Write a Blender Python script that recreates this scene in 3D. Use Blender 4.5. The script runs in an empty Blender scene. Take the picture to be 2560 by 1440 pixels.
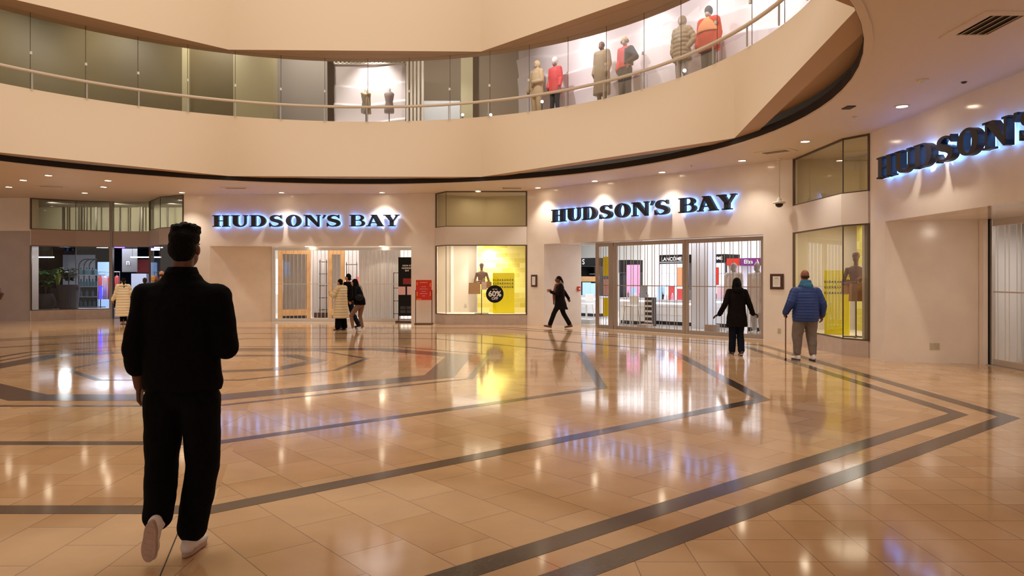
import bpy, bmesh, math, random
from mathutils import Vector, Matrix
random.seed(7)
PI = math.pi
SC = bpy.context.scene; C = SC.collection
# ------------------------------------------------------------------ camera, world, exposure
F, H, HOR = 1845.0, 1.58, 690.0        # focal length in px (2560 wide), eye height, horizon row
cam_d = bpy.data.cameras.new('camera'); cam = bpy.data.objects.new('camera', cam_d); C.objects.link(cam)
cam.location = (0, 0, H); cam.rotation_euler = (PI/2, 0, 0)
cam_d.sensor_width = 36.0; cam_d.lens = 36.0*F/2560; cam_d.shift_y = (HOR-720)/2560
cam_d.clip_start = .05; cam_d.clip_end = 200
bpy.context.scene.camera = cam
vs = bpy.context.scene.view_settings
vs.view_transform = 'Standard'; vs.look = 'None'; vs.gamma = 1; vs.use_curve_mapping = False; vs.exposure = 0.18
def lin(c):
    return tuple((x/255/12.92 if x/255 <= .04045 else ((x/255+.055)/1.055)**2.4) for x in c)
w = bpy.data.worlds.new('world'); bpy.context.scene.world = w; w.use_nodes = True
w.node_tree.nodes['Background'].inputs[0].default_value = (*lin((255, 237, 219)), 1)
w.node_tree.nodes['Background'].inputs[1].default_value = 0.84
def lamp(name, kind, loc, energy, color=(1, .8, .6), rot=(0, 0, 0), **k):
    d = bpy.data.lights.new(name, kind); d.energy = energy; d.color = color
    for a, b in k.items(): setattr(d, a, b)
    o = bpy.data.objects.new(name, d); C.objects.link(o); o.location = loc; o.rotation_euler = rot
    return o
WARM, COOL = (1, .84, .65), (.93, .95, 1)
lamp('atrium_fill', 'AREA', (-4.3, 11.5, 17), 640, (1, .86, .7), shape='DISK', size=15)  # unseen disk lamp added as warm fill from above
# ------------------------------------------------------------------ placing from the calibrated view
def fl(px, py, z=0.0):
    Y = F*(H-z)/(py-HOR); return Vector(((px-1280)/F*Y, Y, z))
def zz(py, Y): return H-(py-HOR)*Y/F
def xx(px, Y): return (px-1280)/F*Y
class Frame:                                  # a facade: u along it, v into the shop
    def __init__(s, p0, p1):
        s.o = Vector(p0); s.t = (Vector(p1)-s.o).normalized(); s.n = Vector((-s.t.y, s.t.x)); s.L = (Vector(p1)-s.o).length
        s.a = math.atan2(s.t.y, s.t.x)
    def Y(s, px, v=0):
        r = (px-1280)/F; return (s.o.dot(s.n)+v)/(s.n.x*r+s.n.y)
    def u(s, px, v=0):
        Y = s.Y(px, v); return (Vector(((px-1280)/F*Y, Y))-s.o).dot(s.t)
    def z(s, px, py, v=0): return zz(py, s.Y(px, v))
    def p(s, u, v=0, z=0):
        q = s.o+s.t*u+s.n*v; return Vector((q.x, q.y, z))
# ------------------------------------------------------------------ materials
M = {}
def mat(name, col, rough=.5, metal=0, emit=None, es=0, noise=0, nscale=8, bump=0, bscale=40, spec=.5, sheen=0):
    m = bpy.data.materials.new(name); m.use_nodes = True; nt = m.node_tree; b = nt.nodes['Principled BSDF']
    c = (*lin(col), 1); b.inputs['Base Color'].default_value = c
    b.inputs['Roughness'].default_value = rough; b.inputs['Metallic'].default_value = metal
    b.inputs['Specular IOR Level'].default_value = spec
    if sheen: b.inputs['Sheen Weight'].default_value = sheen
    if emit: b.inputs['Emission Color'].default_value = (*lin(emit), 1); b.inputs['Emission Strength'].default_value = es
    tc = nt.nodes.new('ShaderNodeTexCoord')
    if noise:
        n = nt.nodes.new('ShaderNodeTexNoise'); n.inputs['Scale'].default_value = nscale; n.inputs['Detail'].default_value = 5
        nt.links.new(tc.outputs['Object'], n.inputs['Vector'])
        r = nt.nodes.new('ShaderNodeValToRGB'); r.color_ramp.elements[0].position = .3; r.color_ramp.elements[1].position = .7
        r.color_ramp.elements[0].color = tuple(x*(1-noise) for x in c[:3])+(1,)
        r.color_ramp.elements[1].color = tuple(min(1, x*(1+noise)) for x in c[:3])+(1,)
        nt.links.new(n.outputs['Fac'], r.inputs['Fac']); nt.links.new(r.outputs['Color'], b.inputs['Base Color'])
    if bump:
        n = nt.nodes.new('ShaderNodeTexNoise'); n.inputs['Scale'].default_value = bscale
        nt.links.new(tc.outputs['Object'], n.inputs['Vector'])
        bp = nt.nodes.new('ShaderNodeBump'); bp.inputs['Strength'].default_value = bump; bp.inputs['Distance'].default_value = .02
        nt.links.new(n.outputs['Fac'], bp.inputs['Height']); nt.links.new(bp.outputs['Normal'], b.inputs['Normal'])
    M[name] = m; return m
def glass_mat(name, tint=(1, 1, 1), refl=1.0, rough=0.0):
    m = bpy.data.materials.new(name); m.use_nodes = True; nt = m.node_tree; nt.nodes.clear()
    o = nt.nodes.new('ShaderNodeOutputMaterial'); t = nt.nodes.new('ShaderNodeBsdfTransparent'); g = nt.nodes.new('ShaderNodeBsdfGlossy')
    f = nt.nodes.new('ShaderNodeFresnel'); f.inputs['IOR'].default_value = 1.5; x = nt.nodes.new('ShaderNodeMixShader')
    mu = nt.nodes.new('ShaderNodeMath'); mu.operation = 'MULTIPLY'; mu.inputs[1].default_value = refl
    t.inputs[0].default_value = (*tint, 1); g.inputs['Roughness'].default_value = rough
    nt.links.new(f.outputs[0], mu.inputs[0]); nt.links.new(mu.outputs[0], x.inputs[0]); nt.links.new(t.outputs[0], x.inputs[1]); nt.links.new(g.outputs[0], x.inputs[2]); nt.links.new(x.outputs[0], o.inputs[0])
    M[name] = m; return m
mat('ceiling_paint', (224, 208, 188), .55)
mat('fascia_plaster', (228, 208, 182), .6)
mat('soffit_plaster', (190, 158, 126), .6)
mat('slot_shade_black', (30, 20, 16), .7)
mat('marble', (236, 224, 213), .13, noise=.05, nscale=1.6)
mat('marble_recess', (234, 221, 208), .16, noise=.05, nscale=2)
mat('marble_mauve', (176, 158, 150), .12, noise=.05, nscale=2)
mat('bay_band', (226, 216, 206), .35)
mat('bay_band_left', (176, 158, 150), .35)
mat('plinth_stone', (190, 172, 160), .25, noise=.06, nscale=6)
mat('bay_wall', (218, 204, 186), .6)
mat('box_wall', (205, 188, 150), .7)
mat('frame_bronze', (96, 78, 62), .35, .6)
mat('steel', (205, 200, 194), .3, .9)
mat('steel_dark', (140, 130, 120), .35, .8)
mat('alu_bar', (214, 206, 198), .32, .75)
mat('white', (240, 238, 234), .5)
mat('white_gloss', (240, 240, 240), .15)
mat('cool_white', (225, 230, 240), .45)
mat('grey', (130, 128, 128), .5)
mat('light_grey', (185, 183, 180), .5)
mat('dark', (28, 26, 30), .4)
mat('black', (12, 11, 13), .5, spec=.25)
mat('sign_black', (22, 24, 40), .35)
mat('sign_glow', (200, 220, 255), .5, emit=(110, 170, 255), es=4.5)
mat('navy', (24, 30, 66), .5)
mat('yellow', (255, 240, 4), .5, spec=.2)
mat('yellow_soft', (238, 228, 110), .6)
mat('text_dark', (70, 60, 20), .6)
mat('text_white', (245, 245, 245), .5)
mat('red', (215, 42, 22), .45)
mat('red_dark', (150, 40, 32), .5)
mat('orange', (250, 150, 60), .5)
mat('pink', (236, 160, 200), .5)
mat('pink_soft', (245, 200, 205), .5)
mat('coral', (232, 90, 90), .6)
mat('purple', (120, 30, 120), .5)
mat('teal', (40, 92, 104), .35)
mat('oak', (196, 148, 96), .45, noise=.15, nscale=4)
mat('wood_dark', (74, 44, 32), .45, noise=.2, nscale=5)
mat('kraft', (190, 142, 92), .75, noise=.05, nscale=20)
mat('kraft_pink', (226, 190, 172), .75)
mat('curtain_white', (232, 230, 232), .75)
mat('carpet_grey', (150, 148, 150), .9)
mat('shop_floor', (232, 228, 222), .12, noise=.03)
mat('lamp_glow', (255, 245, 225), .5, emit=(255, 236, 205), es=28)
mat('cool_glow', (235, 240, 255), .5, emit=(225, 235, 255), es=7)
mat('soft_glow', (240, 240, 250), .5, emit=(235, 235, 255), es=2.2)
mat('purple_glow', (120, 90, 240), .5, emit=(110, 80, 255), es=6)
mat('blue_glow', (60, 60, 240), .5, emit=(40, 40, 255), es=3)
mat('screen_blue', (130, 160, 210), .3, emit=(150, 180, 225), es=.9)
mat('olive_wall', (122, 108, 78), .5, noise=.06, nscale=1)
mat('olive_pale', (196, 186, 152), .5)
mat('grey_wall', (176, 168, 166), .6)
mat('beige_grey', (190, 174, 158), .6)
mat('lilac_wall', (222, 212, 216), .55)
mat('skin', (196, 140, 108), .5, noise=.04)
mat('skin_dark', (104, 60, 40), .5, noise=.04)
mat('hair_black', (7, 5, 5), .7, spec=.15, bump=.8, bscale=120)
mat('hair_brown', (48, 30, 22), .6, bump=.6, bscale=120)
mat('hair_blond', (222, 170, 90), .55, bump=.6, bscale=100)
mat('cloth_black', (7, 6, 9), .9, spec=.12, noise=.2, nscale=6, bump=.3, bscale=18)
mat('cloth_black_warm', (20, 15, 16), .9, spec=.15, noise=.15, nscale=6, bump=.3, bscale=20)
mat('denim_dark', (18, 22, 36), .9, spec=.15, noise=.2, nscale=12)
mat('trouser_grey', (124, 112, 104), .9, noise=.08, nscale=10, bump=.3, bscale=14)
mat('puffer_blue', (28, 58, 122), .5)
mat('hood_blue', (48, 112, 150), .7)
mat('puffer_cream', (222, 200, 160), .55)
mat('puffer_ivory', (232, 214, 178), .55)
mat('legging_tan', (130, 96, 76), .7)
mat('shoe_white', (228, 220, 218), .5)
mat('sole_grey', (186, 158, 148), .7, noise=.06, nscale=30)
mat('shoe_brown', (128, 78, 50), .6)
mat('scarf_brown', (120, 72, 52), .9, noise=.25, nscale=14)
mat('fur', (140, 118, 88), .95, noise=.3, nscale=40, bump=1, bscale=90)
mat('mannequin', (140, 106, 92), .55, noise=.06, nscale=12)
mat('mannequin_grey', (168, 150, 150), .5)
mat('mannequin_head', (172, 150, 138), .4)
mat('wood_cane', (116, 72, 40), .5)
mat('leaf', (58, 104, 44), .5, noise=.3, nscale=6)
mat('leaf_dark', (30, 56, 40), .5, noise=.3, nscale=6)
mat('leaf_light', (150, 170, 70), .5, noise=.2, nscale=6)
mat('pot', (58, 56, 58), .75)
mat('stem', (80, 66, 44), .7)
mat('beige_coat', (170, 150, 122), .8)
mat('sand_coat', (222, 196, 156), .8)
mat('orange_light', (250, 158, 110), .8)
mat('orange_red', (205, 58, 34), .8)
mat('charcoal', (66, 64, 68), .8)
mat('fixture_white', (220, 214, 205), .4)
mat('vent_dark', (52, 40, 30), .6)
mat('plate_beige', (196, 186, 150), .5)
mat('lip_red', (150, 50, 48), .5)
glass_mat('glass', (.97, .98, .96), .9)
glass_mat('glass_rail', (.92, .95, .91), .22)
glass_mat('glass_smoke', (.5, .44, .4), .9)
mat('skin_tan', (150, 92, 66), .5, noise=.04)
glass_mat('glass_transom', (.93, .94, .86), .9)
# ------------------------------------------------------------------ mesh building
class MB:
    def __init__(s): s.b = bmesh.new()
    def quad(s, *p):
        v = [s.b.verts.new(Vector(q)) for q in p]; return s.b.faces.new(v)
    def box(s, c, size, rot=0, R=None):
        mtx = Matrix.Translation(Vector(c)) @ (R.to_4x4() if R else Matrix.Rotation(rot, 4, 'Z')) @ Matrix.Diagonal((*size, 1))
        bmesh.ops.create_cube(s.b, size=1, matrix=mtx); return s
    def b2(s, x0, y0, z0, x1, y1, z1): return s.box(((x0+x1)/2, (y0+y1)/2, (z0+z1)/2), (abs(x1-x0), abs(y1-y0), abs(z1-z0)))
    def cyl(s, p0, p1, r0, r1=None, n=16):
        p0, p1 = Vector(p0), Vector(p1); r1 = r0 if r1 is None else r1; d = p1-p0
        q = Vector((0, 0, 1)).rotation_difference(d.normalized()).to_matrix().to_4x4()
        bmesh.ops.create_cone(s.b, cap_ends=True, segments=n, radius1=max(r0, 1e-4), radius2=max(r1, 1e-4), depth=d.length, matrix=Matrix.Translation((p0+p1)/2) @ q); return s
    def sph(s, c, r, n=16, R=None):
        r = (r, r, r) if not hasattr(r, '__len__') else r
        m_ = max(5, n//2); c = Vector(c); rows = []
        for i in range(m_+1):
            th = PI*i/m_
            L = [Vector((math.sin(th)*math.cos(2*PI*k/n)*r[0], math.sin(th)*math.sin(2*PI*k/n)*r[1], math.cos(th)*r[2])) for k in range(n)] if 0 < i < m_ else [Vector((0, 0, math.cos(th)*r[2]))]
            rows.append([s.b.verts.new(c+(R @ p if R else p)) for p in L])
        for A, B_ in zip(rows, rows[1:]):
            for k in range(n):
                q = (k+1) % n
                if len(A) == 1: s.b.faces.new((A[0], B_[k], B_[q]))
                elif len(B_) == 1: s.b.faces.new((A[k], B_[0], A[q]))
                else: s.b.faces.new((A[k], B_[k], B_[q], A[q]))
        return s
    def prism(s, pts, z0, z1):              # polygon in xy extruded in z
        n = len(pts); a = [s.b.verts.new((p[0], p[1], z0)) for p in pts]; t = [s.b.verts.new((p[0], p[1], z1)) for p in pts]
        s.b.faces.new(a[::-1]); s.b.faces.new(t)
        for i in range(n): s.b.faces.new((a[i], a[(i+1) % n], t[(i+1) % n], t[i]))
        return s
    def xz(s, pts, y0, y1):                 # polygon in xz extruded in y
        n = len(pts); a = [s.b.verts.new((p[0], y0, p[1])) for p in pts]; t = [s.b.verts.new((p[0], y1, p[1])) for p in pts]
        s.b.faces.new(a); s.b.faces.new(t[::-1])
        for i in range(n): s.b.faces.new((a[i], t[i], t[(i+1) % n], a[(i+1) % n]))
        return s
    def band(s, outer, inner, z0, z1, closed=True):      # ring between two polylines
        n = len(outer); vs_ = [[s.b.verts.new((p[0], p[1], z)) for p in L] for L in (outer, inner) for z in (z0, z1)]
        o0, o1, i0, i1 = vs_
        for i in range(n if closed else n-1):
            j = (i+1) % n
            for q in ((o1[i], o1[j], i1[j], i1[i]), (o0[j], o0[i], i0[i], i0[j]), (o0[i], o0[j], o1[j], o1[i]), (i0[j], i0[i], i1[i], i1[j])): s.b.faces.new(q)
        if not closed:
            for i in (0, n-1): s.b.faces.new((o0[i], o1[i], i1[i], i0[i]))
        return s
    def tube(s, pts, r, n=8):
        pts = [Vector(p) for p in pts]; prev = None; up = Vector((0, 0, 1))
        rs = r if hasattr(r, '__len__') else [r]*len(pts)
        for i, p in enumerate(pts):
            d = (pts[min(i+1, len(pts)-1)]-pts[max(i-1, 0)]).normalized()
            a = d.cross(up); a = a.normalized() if a.length > .05 else d.cross(Vector((0, 1, 0))).normalized(); b_ = d.cross(a)
            ring = [s.b.verts.new(p+(a*math.cos(k*2*PI/n)+b_*math.sin(k*2*PI/n))*rs[i]) for k in range(n)]
            if prev:
                for k in range(n): s.b.faces.new((prev[k], prev[(k+1) % n], ring[(k+1) % n], ring[k]))
            else: s.b.faces.new(ring[::-1])
            prev = ring
        s.b.faces.new(prev); return s
    def lathe(s, prof, c=(0, 0, 0), n=24):
        c = Vector(c); prev = None
        for r, z in prof:
            ring = [s.b.verts.new(c+Vector((max(r, .0005)*math.cos(k*2*PI/n), max(r, .0005)*math.sin(k*2*PI/n), z))) for k in range(n)]
            if prev:
                for k in range(n): s.b.faces.new((prev[k], prev[(k+1) % n], ring[(k+1) % n], ring[k]))
            else: s.b.faces.new(ring[::-1])
            prev = ring
        s.b.faces.new(prev); return s
    def loft(s, rings, n=24, cap=True):      # rings: (cx,cy,cz,rx,ry)
        prev = None
        for (cx, cy, cz, rx, ry) in rings:
            ring = [s.b.verts.new((cx+rx*math.cos(k*2*PI/n), cy+ry*math.sin(k*2*PI/n), cz)) for k in range(n)]
            if prev:
                for k in range(n): s.b.faces.new((prev[k], prev[(k+1) % n], ring[(k+1) % n], ring[k]))
            elif cap: s.b.faces.new(ring[::-1])
            prev = ring
        if cap: s.b.faces.new(prev)
        return s
    def build(s, name, m, parent=None, smooth=False, bevel=0, label=None, fix=True):
        if fix: bmesh.ops.recalc_face_normals(s.b, faces=s.b.faces[:])
        me = bpy.data.meshes.new(name); s.b.to_mesh(me); s.b.free()
        me.materials.append(M[m] if isinstance(m, str) else m)
        if smooth: me.polygons.foreach_set('use_smooth', [True]*len(me.polygons))
        o = bpy.data.objects.new(name, me); C.objects.link(o)
        if parent: o.parent = parent
        if bevel:
            mo = o.modifiers.new('b', 'BEVEL'); mo.width = bevel; mo.segments = 2; mo.limit_method = 'ANGLE'
        if label: o['label'] = label
        return o
def thing(name, label, cat, loc=(0, 0, 0), rz=0, group=None):
    o = bpy.data.objects.new(name, None); C.objects.link(o); o.empty_display_size = .1
    o.location = loc; o.rotation_euler = (0, 0, rz); o['label'] = label; o['category'] = cat
    if group: o['group'] = group
    return o
def tag(o, label, cat, group=None):
    o['label'] = label; o['category'] = cat
    if group: o['group'] = group
    return o
def struct(o, label=None, cat='structure'):
    o['kind'] = 'structure'
    if label: o['label'] = label
    o['category'] = cat
    return o
def dup(root, loc, rz, label, group=None, name=None):
    r = root.copy(); C.objects.link(r); r.location = loc; r.rotation_euler = (0, 0, rz); r['label'] = label
    if group: r['group'] = group
    for ch in list(root.children):
        c = ch.copy(); C.objects.link(c); c.parent = r
        for g in list(ch.children):
            d = g.copy(); C.objects.link(d); d.parent = c
    return r
TS = bpy.data.scenes.new('workbench'); TV = TS.view_layers[0]      # shapes are evaluated here one at a time; removed at the end
def text(s, size, m, parent, name, loc, rot=(PI/2, 0, 0), ext=.004, align='CENTER', sx=1, bold=0):
    cu = bpy.data.curves.new('t', 'FONT'); cu.body = s; cu.size = size; cu.extrude = ext; cu.align_x = align; cu.align_y = 'CENTER'; cu.offset = bold; cu.resolution_u = 3
    t = bpy.data.objects.new('t', cu); C.objects.link(t)
    TS.collection.objects.link(t); C.objects.unlink(t); TV.update()
    me = bpy.data.meshes.new_from_object(t.evaluated_get(TV.depsgraph))
    bpy.data.objects.remove(t); me.materials.clear(); me.materials.append(M[m])
    o = bpy.data.objects.new(name, me); C.objects.link(o); o.parent = parent; o.location = loc; o.rotation_euler = rot; o.scale = (sx, 1, 1)
    return o
def evalmesh(bm, mods):
    me = bpy.data.meshes.new('tmp'); bm.to_mesh(me); bm.free(); o = bpy.data.objects.new('tmp', me); TS.collection.objects.link(o)
    for kind, kw in mods:
        mo = o.modifiers.new('m', kind)
        for a, b in kw.items(): setattr(mo, a, b)
    TV.update(); out = bpy.data.meshes.new_from_object(o.evaluated_get(TV.depsgraph))
    bpy.data.objects.remove(o); bpy.data.meshes.remove(me); return out
# ------------------------------------------------------------------ building shell
CX, CY, RR, ZC = -4.3, 12.7, 9.35, 4.33
def circ(R, n=96, cx=CX, cy=CY): return [(cx+R*math.cos(2*PI*i/n), cy+R*math.sin(2*PI*i/n)) for i in range(n)]
# floor: stone tiles that turn with the eight sides of the atrium pattern
def floor_material():
    m = bpy.data.materials.new('floor_tiles'); m.use_nodes = True; nt = m.node_tree; b = nt.nodes['Principled BSDF']; N = nt.nodes.new; L = nt.links.new
    g = N('ShaderNodeNewGeometry'); sep = N('ShaderNodeSeparateXYZ'); L(g.outputs['Position'], sep.inputs[0])
    def mt(op, a, bb=None, c=None):
        n = N('ShaderNodeMath'); n.operation = op
        for i, v in enumerate((a, bb, c)):
            if v is None: continue
            if isinstance(v, (int, float)): n.inputs[i].default_value = v
            else: L(v, n.inputs[i])
        return n.outputs[0]
    x = mt('SUBTRACT', sep.outputs[0], CX); y = mt('SUBTRACT', sep.outputs[1], CY)
    th = mt('ARCTAN2', y, x); k = mt('MULTIPLY', mt('ROUND', mt('DIVIDE', th, PI/4)), PI/4)
    for lo, hi, kk in ((-1.2846, -.412, -.8727), (-1.857, -1.2846, -PI/2), (-2.73, -1.857, -2.2689)):
        ms = mt('MULTIPLY', mt('GREATER_THAN', th, lo), mt('LESS_THAN', th, hi)); k = mt('ADD', mt('MULTIPLY', k, mt('SUBTRACT', 1.0, ms)), mt('MULTIPLY', ms, kk))
    ck, sk = mt('COSINE', k), mt('SINE', k)
    u = mt('ADD', mt('MULTIPLY', x, ck), mt('MULTIPLY', y, sk)); v = mt('SUBTRACT', mt('MULTIPLY', y, ck), mt('MULTIPLY', x, sk))
    outer = mt('GREATER_THAN', u, 9.77)
    def brick(vx, vy, w_, h_, off):
        cb = N('ShaderNodeCombineXYZ'); L(vx, cb.inputs[0]); L(vy, cb.inputs[1])
        t = N('ShaderNodeTexBrick'); t.offset = off; t.squash = 1; L(cb.outputs[0], t.inputs['Vector'])
        t.inputs['Scale'].default_value = 1; t.inputs['Brick Width'].default_value = w_; t.inputs['Row Height'].default_value = h_
        t.inputs['Mortar Size'].default_value = .0035; t.inputs['Mortar Smooth'].default_value = .2; t.inputs['Bias'].default_value = 0
        t.inputs['Color1'].default_value = (*lin((206, 164, 118)), 1); t.inputs['Color2'].default_value = (*lin((221, 184, 142)), 1)
        t.inputs['Mortar'].default_value = (*lin((150, 122, 96)), 1); return t
    b1 = brick(u, v, .62, .42, .5)
    b2 = brick(sep.outputs[0], sep.outputs[1], .34, .34, 0)
    mx = N('ShaderNodeMix'); mx.data_type = 'RGBA'; L(outer, mx.inputs['Factor']); L(b1.outputs['Color'], mx.inputs['A']); L(b2.outputs['Color'], mx.inputs['B'])
    n = N('ShaderNodeTexNoise'); n.inputs['Scale'].default_value = 2.2; n.inputs['Detail'].default_value = 6; L(g.outputs['Position'], n.inputs['Vector'])
    r = N('ShaderNodeMapRange'); r.inputs['From Min'].default_value = .3; r.inputs['From Max'].default_value = .7; r.inputs['To Min'].default_value = .9; r.inputs['To Max'].default_value = 1.06
    L(n.outputs['Fac'], r.inputs['Value'])
    mm = N('ShaderNodeVectorMath'); mm.operation = 'SCALE'; L(mx.outputs['Result'], mm.inputs[0]); L(r.outputs[0], mm.inputs['Scale'])
    L(mm.outputs[0], b.inputs['Base Color'])
    b.inputs['Roughness'].default_value = .085; b.inputs['Specular IOR Level'].default_value = .62
    wv = N('ShaderNodeTexNoise'); wv.inputs['Scale'].default_value = 3.5; L(g.outputs['Position'], wv.inputs['Vector'])
    bp = N('ShaderNodeBump'); bp.inputs['Strength'].default_value = .03; bp.inputs['Distance'].default_value = .01; L(wv.outputs['Fac'], bp.inputs['Height']); L(bp.outputs['Normal'], b.inputs['Normal'])
    M['floor'] = m; return m
floor_material()
mat('inlay', (82, 67, 58), .14, noise=.22, nscale=30, spec=.6)
f = MB(); f.b2(-32, -9, -.2, 26, 42, 0); struct(f.build('floor', 'floor'), 'polished beige stone tile floor')
def offset(poly, d):
    n = len(poly); out = []
    for i in range(n):
        a, b_, c = Vector(poly[i-1]), Vector(poly[i]), Vector(poly[(i+1) % n])
        d1, d2 = (b_-a).normalized(), (c-b_).normalized(); n1, n2 = Vector((-d1.y, d1.x)), Vector((-d2.y, d2.x))
        m_ = (n1+n2); m_ /= max(.3, 1+n1.dot(n2)); out.append(tuple(b_+m_*d))
    return out
def sym(p1, p2, p3, p4, lx=0):
    r = [p2, p1, p3, p4]; l = [(-p[0]-lx, p[1]) for p in r[::-1]]
    return [(CX+p[0], CY+p[1]) for p in r+l]
rings = [(sym((9.95, -4.5), (3.3, -10.0), (10.1, 4.2), (4.2, 10.1)), .19), (sym((9.5, -4.3), (3.3, -9.5), (9.6, 4.0), (4.0, 9.6)), .18),
         (sym((7.6, -3.3), (2.3, -7.8), (7.75, 3.0), (3.1, 7.7)), .18), (sym((5.65, -2.3), (1.5, -5.8), (5.8, 2.6), (2.4, 6.0)), .15),
         (sym((3.7, -1.36), (.7, -3.78), (3.9, 2.2), (1.7, 3.9), 1.45), .1), (sym((3.4, -1.2), (.58, -3.36), (3.5, 2.05), (1.5, 3.5), 1.5), .5),
         ([(CX+a, CY+b_) for a, b_ in ((-2, -1.55), (.2, -1.55), (1.39, -.35), (1.58, 1.45), (.3, 2.9), (-1.8, 2.9), (-3.2, 1.5), (-3.3, -.24))], .11),
         ([(CX+a, CY+b_) for a, b_ in ((-1.6, -.6), (-.4, -.6), (.4, -.35), (.85, 1.1), (0, 2.1), (-1.4, 2.1), (-2.3, 1.4), (-2.4, .3))], .3)]
for i, (poly, wd) in enumerate(rings):
    g = MB(); g.band(poly, offset(poly, wd), -.02, .0015); struct(g.build('trim_%d' % (i+1), 'inlay'), 'dark brown stone band set into the floor')
# expansion joint under the walking man
g = MB(); a, b_ = fl(452, 1315), fl(400, 1440); d = (b_-a)*.5; a = a-d*.3; b_ = b_+d*4; g.tube([(a.x, a.y, .0005), (b_.x, b_.y, .0005)], .004, 6)
struct(g.build('trim_9', 'vent_dark'), 'thin dark joint line in the floor')
# ground floor ceiling with the round opening
sq = []
N_ = 96
def sqp(i):
    a = 2*PI*i/N_; c, s_ = math.cos(a), math.sin(a); x0, x1, y0, y1 = -32, 26, -9, 42; t = 1e9
    if c > 1e-6: t = min(t, (x1-CX)/c)
    if c < -1e-6: t = min(t, (x0-CX)/c)
    if s_ > 1e-6: t = min(t, (y1-CY)/s_)
    if s_ < -1e-6: t = min(t, (y0-CY)/s_)
    return (CX+t*c, CY+t*s_)
c = MB(); c.band([sqp(i) for i in range(N_)], circ(RR, N_), ZC, ZC+.06)
struct(c.build('ceiling', 'ceiling_paint'), 'cream ground floor ceiling around the round opening')
c = MB(); c.band(circ(RR+.1, N_), circ(RR-.004, N_), ZC+.002, ZC+.15); struct(c.build('trim_10', 'slot_shade_black'), 'solid ring coloured black as the shade of the gap around the round opening')  # solid ring, the shade inside the slot is put into its colour
c = MB(); c.band(circ(RR+.1, N_), circ(RR+.01, N_), ZC-.02, ZC); struct(c.build('trim_11', 'ceiling_paint'), 'raised lip of the ceiling opening')
# white fascia: octagon below, circle above
angs = [114.3, 68.6, 16.6, -30.8, -77, -123, -165, 160]
angs = [68.6, 16.6, -30.8, -77, -122, -160, -200, -245.7]       # clockwise
def octp(R): return [(CX+R*math.cos(math.radians(a)), CY+R*math.sin(math.radians(a))) for a in angs]
def chord(R, n=20):
    P = octp(R); out = []
    for i in range(8):
        a, b_ = Vector(P[i]), Vector(P[(i+1) % 8])
        for k in range(n): out.append(tuple(a.lerp(b_, k/n)))
    return out
def circ_same(R, P): return [(CX+R*math.cos(math.atan2(y-CY, x-CX)), CY+R*math.sin(math.atan2(y-CY, x-CX))) for x, y in P]
def surf(name, L0, z0, L1, z1, m, label, smooth=True):
    g = MB(); n = len(L0); a = [g.b.verts.new((p[0], p[1], z0)) for p in L0]; t = [g.b.verts.new((p[0], p[1], z1)) for p in L1]
    for i in range(n): g.b.faces.new((a[i], a[(i+1) % n], t[(i+1) % n], t[i]))
    return g
P0 = chord(RR-.03)
z_b, z_r = 4.45, 6.18
def fascia(zb, zr, nm, lab):
    g = MB(); inner = P0; top = circ_same(RR-.06, P0); topo = circ_same(RR+.14, P0)
    n = len(P0); rows = [[g.b.verts.new((p[0], p[1], z)) for p in L] for L, z in ((offset_in, zb) for offset_in in (strip,))] if 0 else []
    rows = []
    Lr = [(inner, zb)]
    for k in range(1, 9):
        t = k/8; Lr.append(([(a[0]*(1-t)+b_[0]*t, a[1]*(1-t)+b_[1]*t) for a, b_ in zip(inner, top)], zb+(zr-zb)*t))
    Lr.append((topo, zr))
    Lr.append((topo, zr-.1))
    for L, z in Lr: rows.append([g.b.verts.new((p[0], p[1], z)) for p in L])
    for r0, r1 in zip(rows, rows[1:]):
        for i in range(n): g.b.faces.new((r0[i], r0[(i+1) % n], r1[(i+1) % n], r1[i]))
    o = g.build(nm, 'fascia_plaster', smooth=True); o.data.set_sharp_from_angle(angle=math.radians(14)); return struct(o, lab)
fascia(z_b, z_r, 'wall_atrium_lower', 'smooth white curved balcony fascia')
def stripl(t0):                      # between chord and circle
    return [(a[0]*(1-t0)+b_[0]*t0, a[1]*(1-t0)+b_[1]*t0) for a, b_ in zip(P0, circ_same(RR+.08, P0))]
def soffit(zb, nm, z2, m1, m2):
    g = MB(); n = len(P0); L1 = []; P8 = octp(RR-.03)
    for i, p in enumerate(P0):
        a, b_ = Vector(P8[i//20]), Vector(P8[(i//20+1) % 8]); t = (b_-a).normalized(); nn = Vector((-t.y, t.x)); q = Vector(p)
        if nn.dot(q-Vector((CX, CY))) < 0: nn = -nn
        q2 = q+nn*.34; r_ = (q2-Vector((CX, CY))).length
        if r_ > RR+.06: q2 = Vector((CX, CY))+(q2-Vector((CX, CY)))*((RR+.06)/r_)
        L1.append(tuple(q2))
    rows = [(P0, zb), (L1, zb), (L1, z2), (circ_same(RR+.1, P0), z2)]
    R = [[g.b.verts.new((p[0], p[1], z)) for p in L] for L, z in rows]
    for r0, r1 in zip(R, R[1:]):
        for i in range(n): g.b.faces.new((r0[i], r0[(i+1) % n], r1[(i+1) % n], r1[i]))
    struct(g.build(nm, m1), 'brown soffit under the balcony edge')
soffit(z_b, 'trim_12', z_b+.2, 'soffit_plaster', 0)
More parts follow.
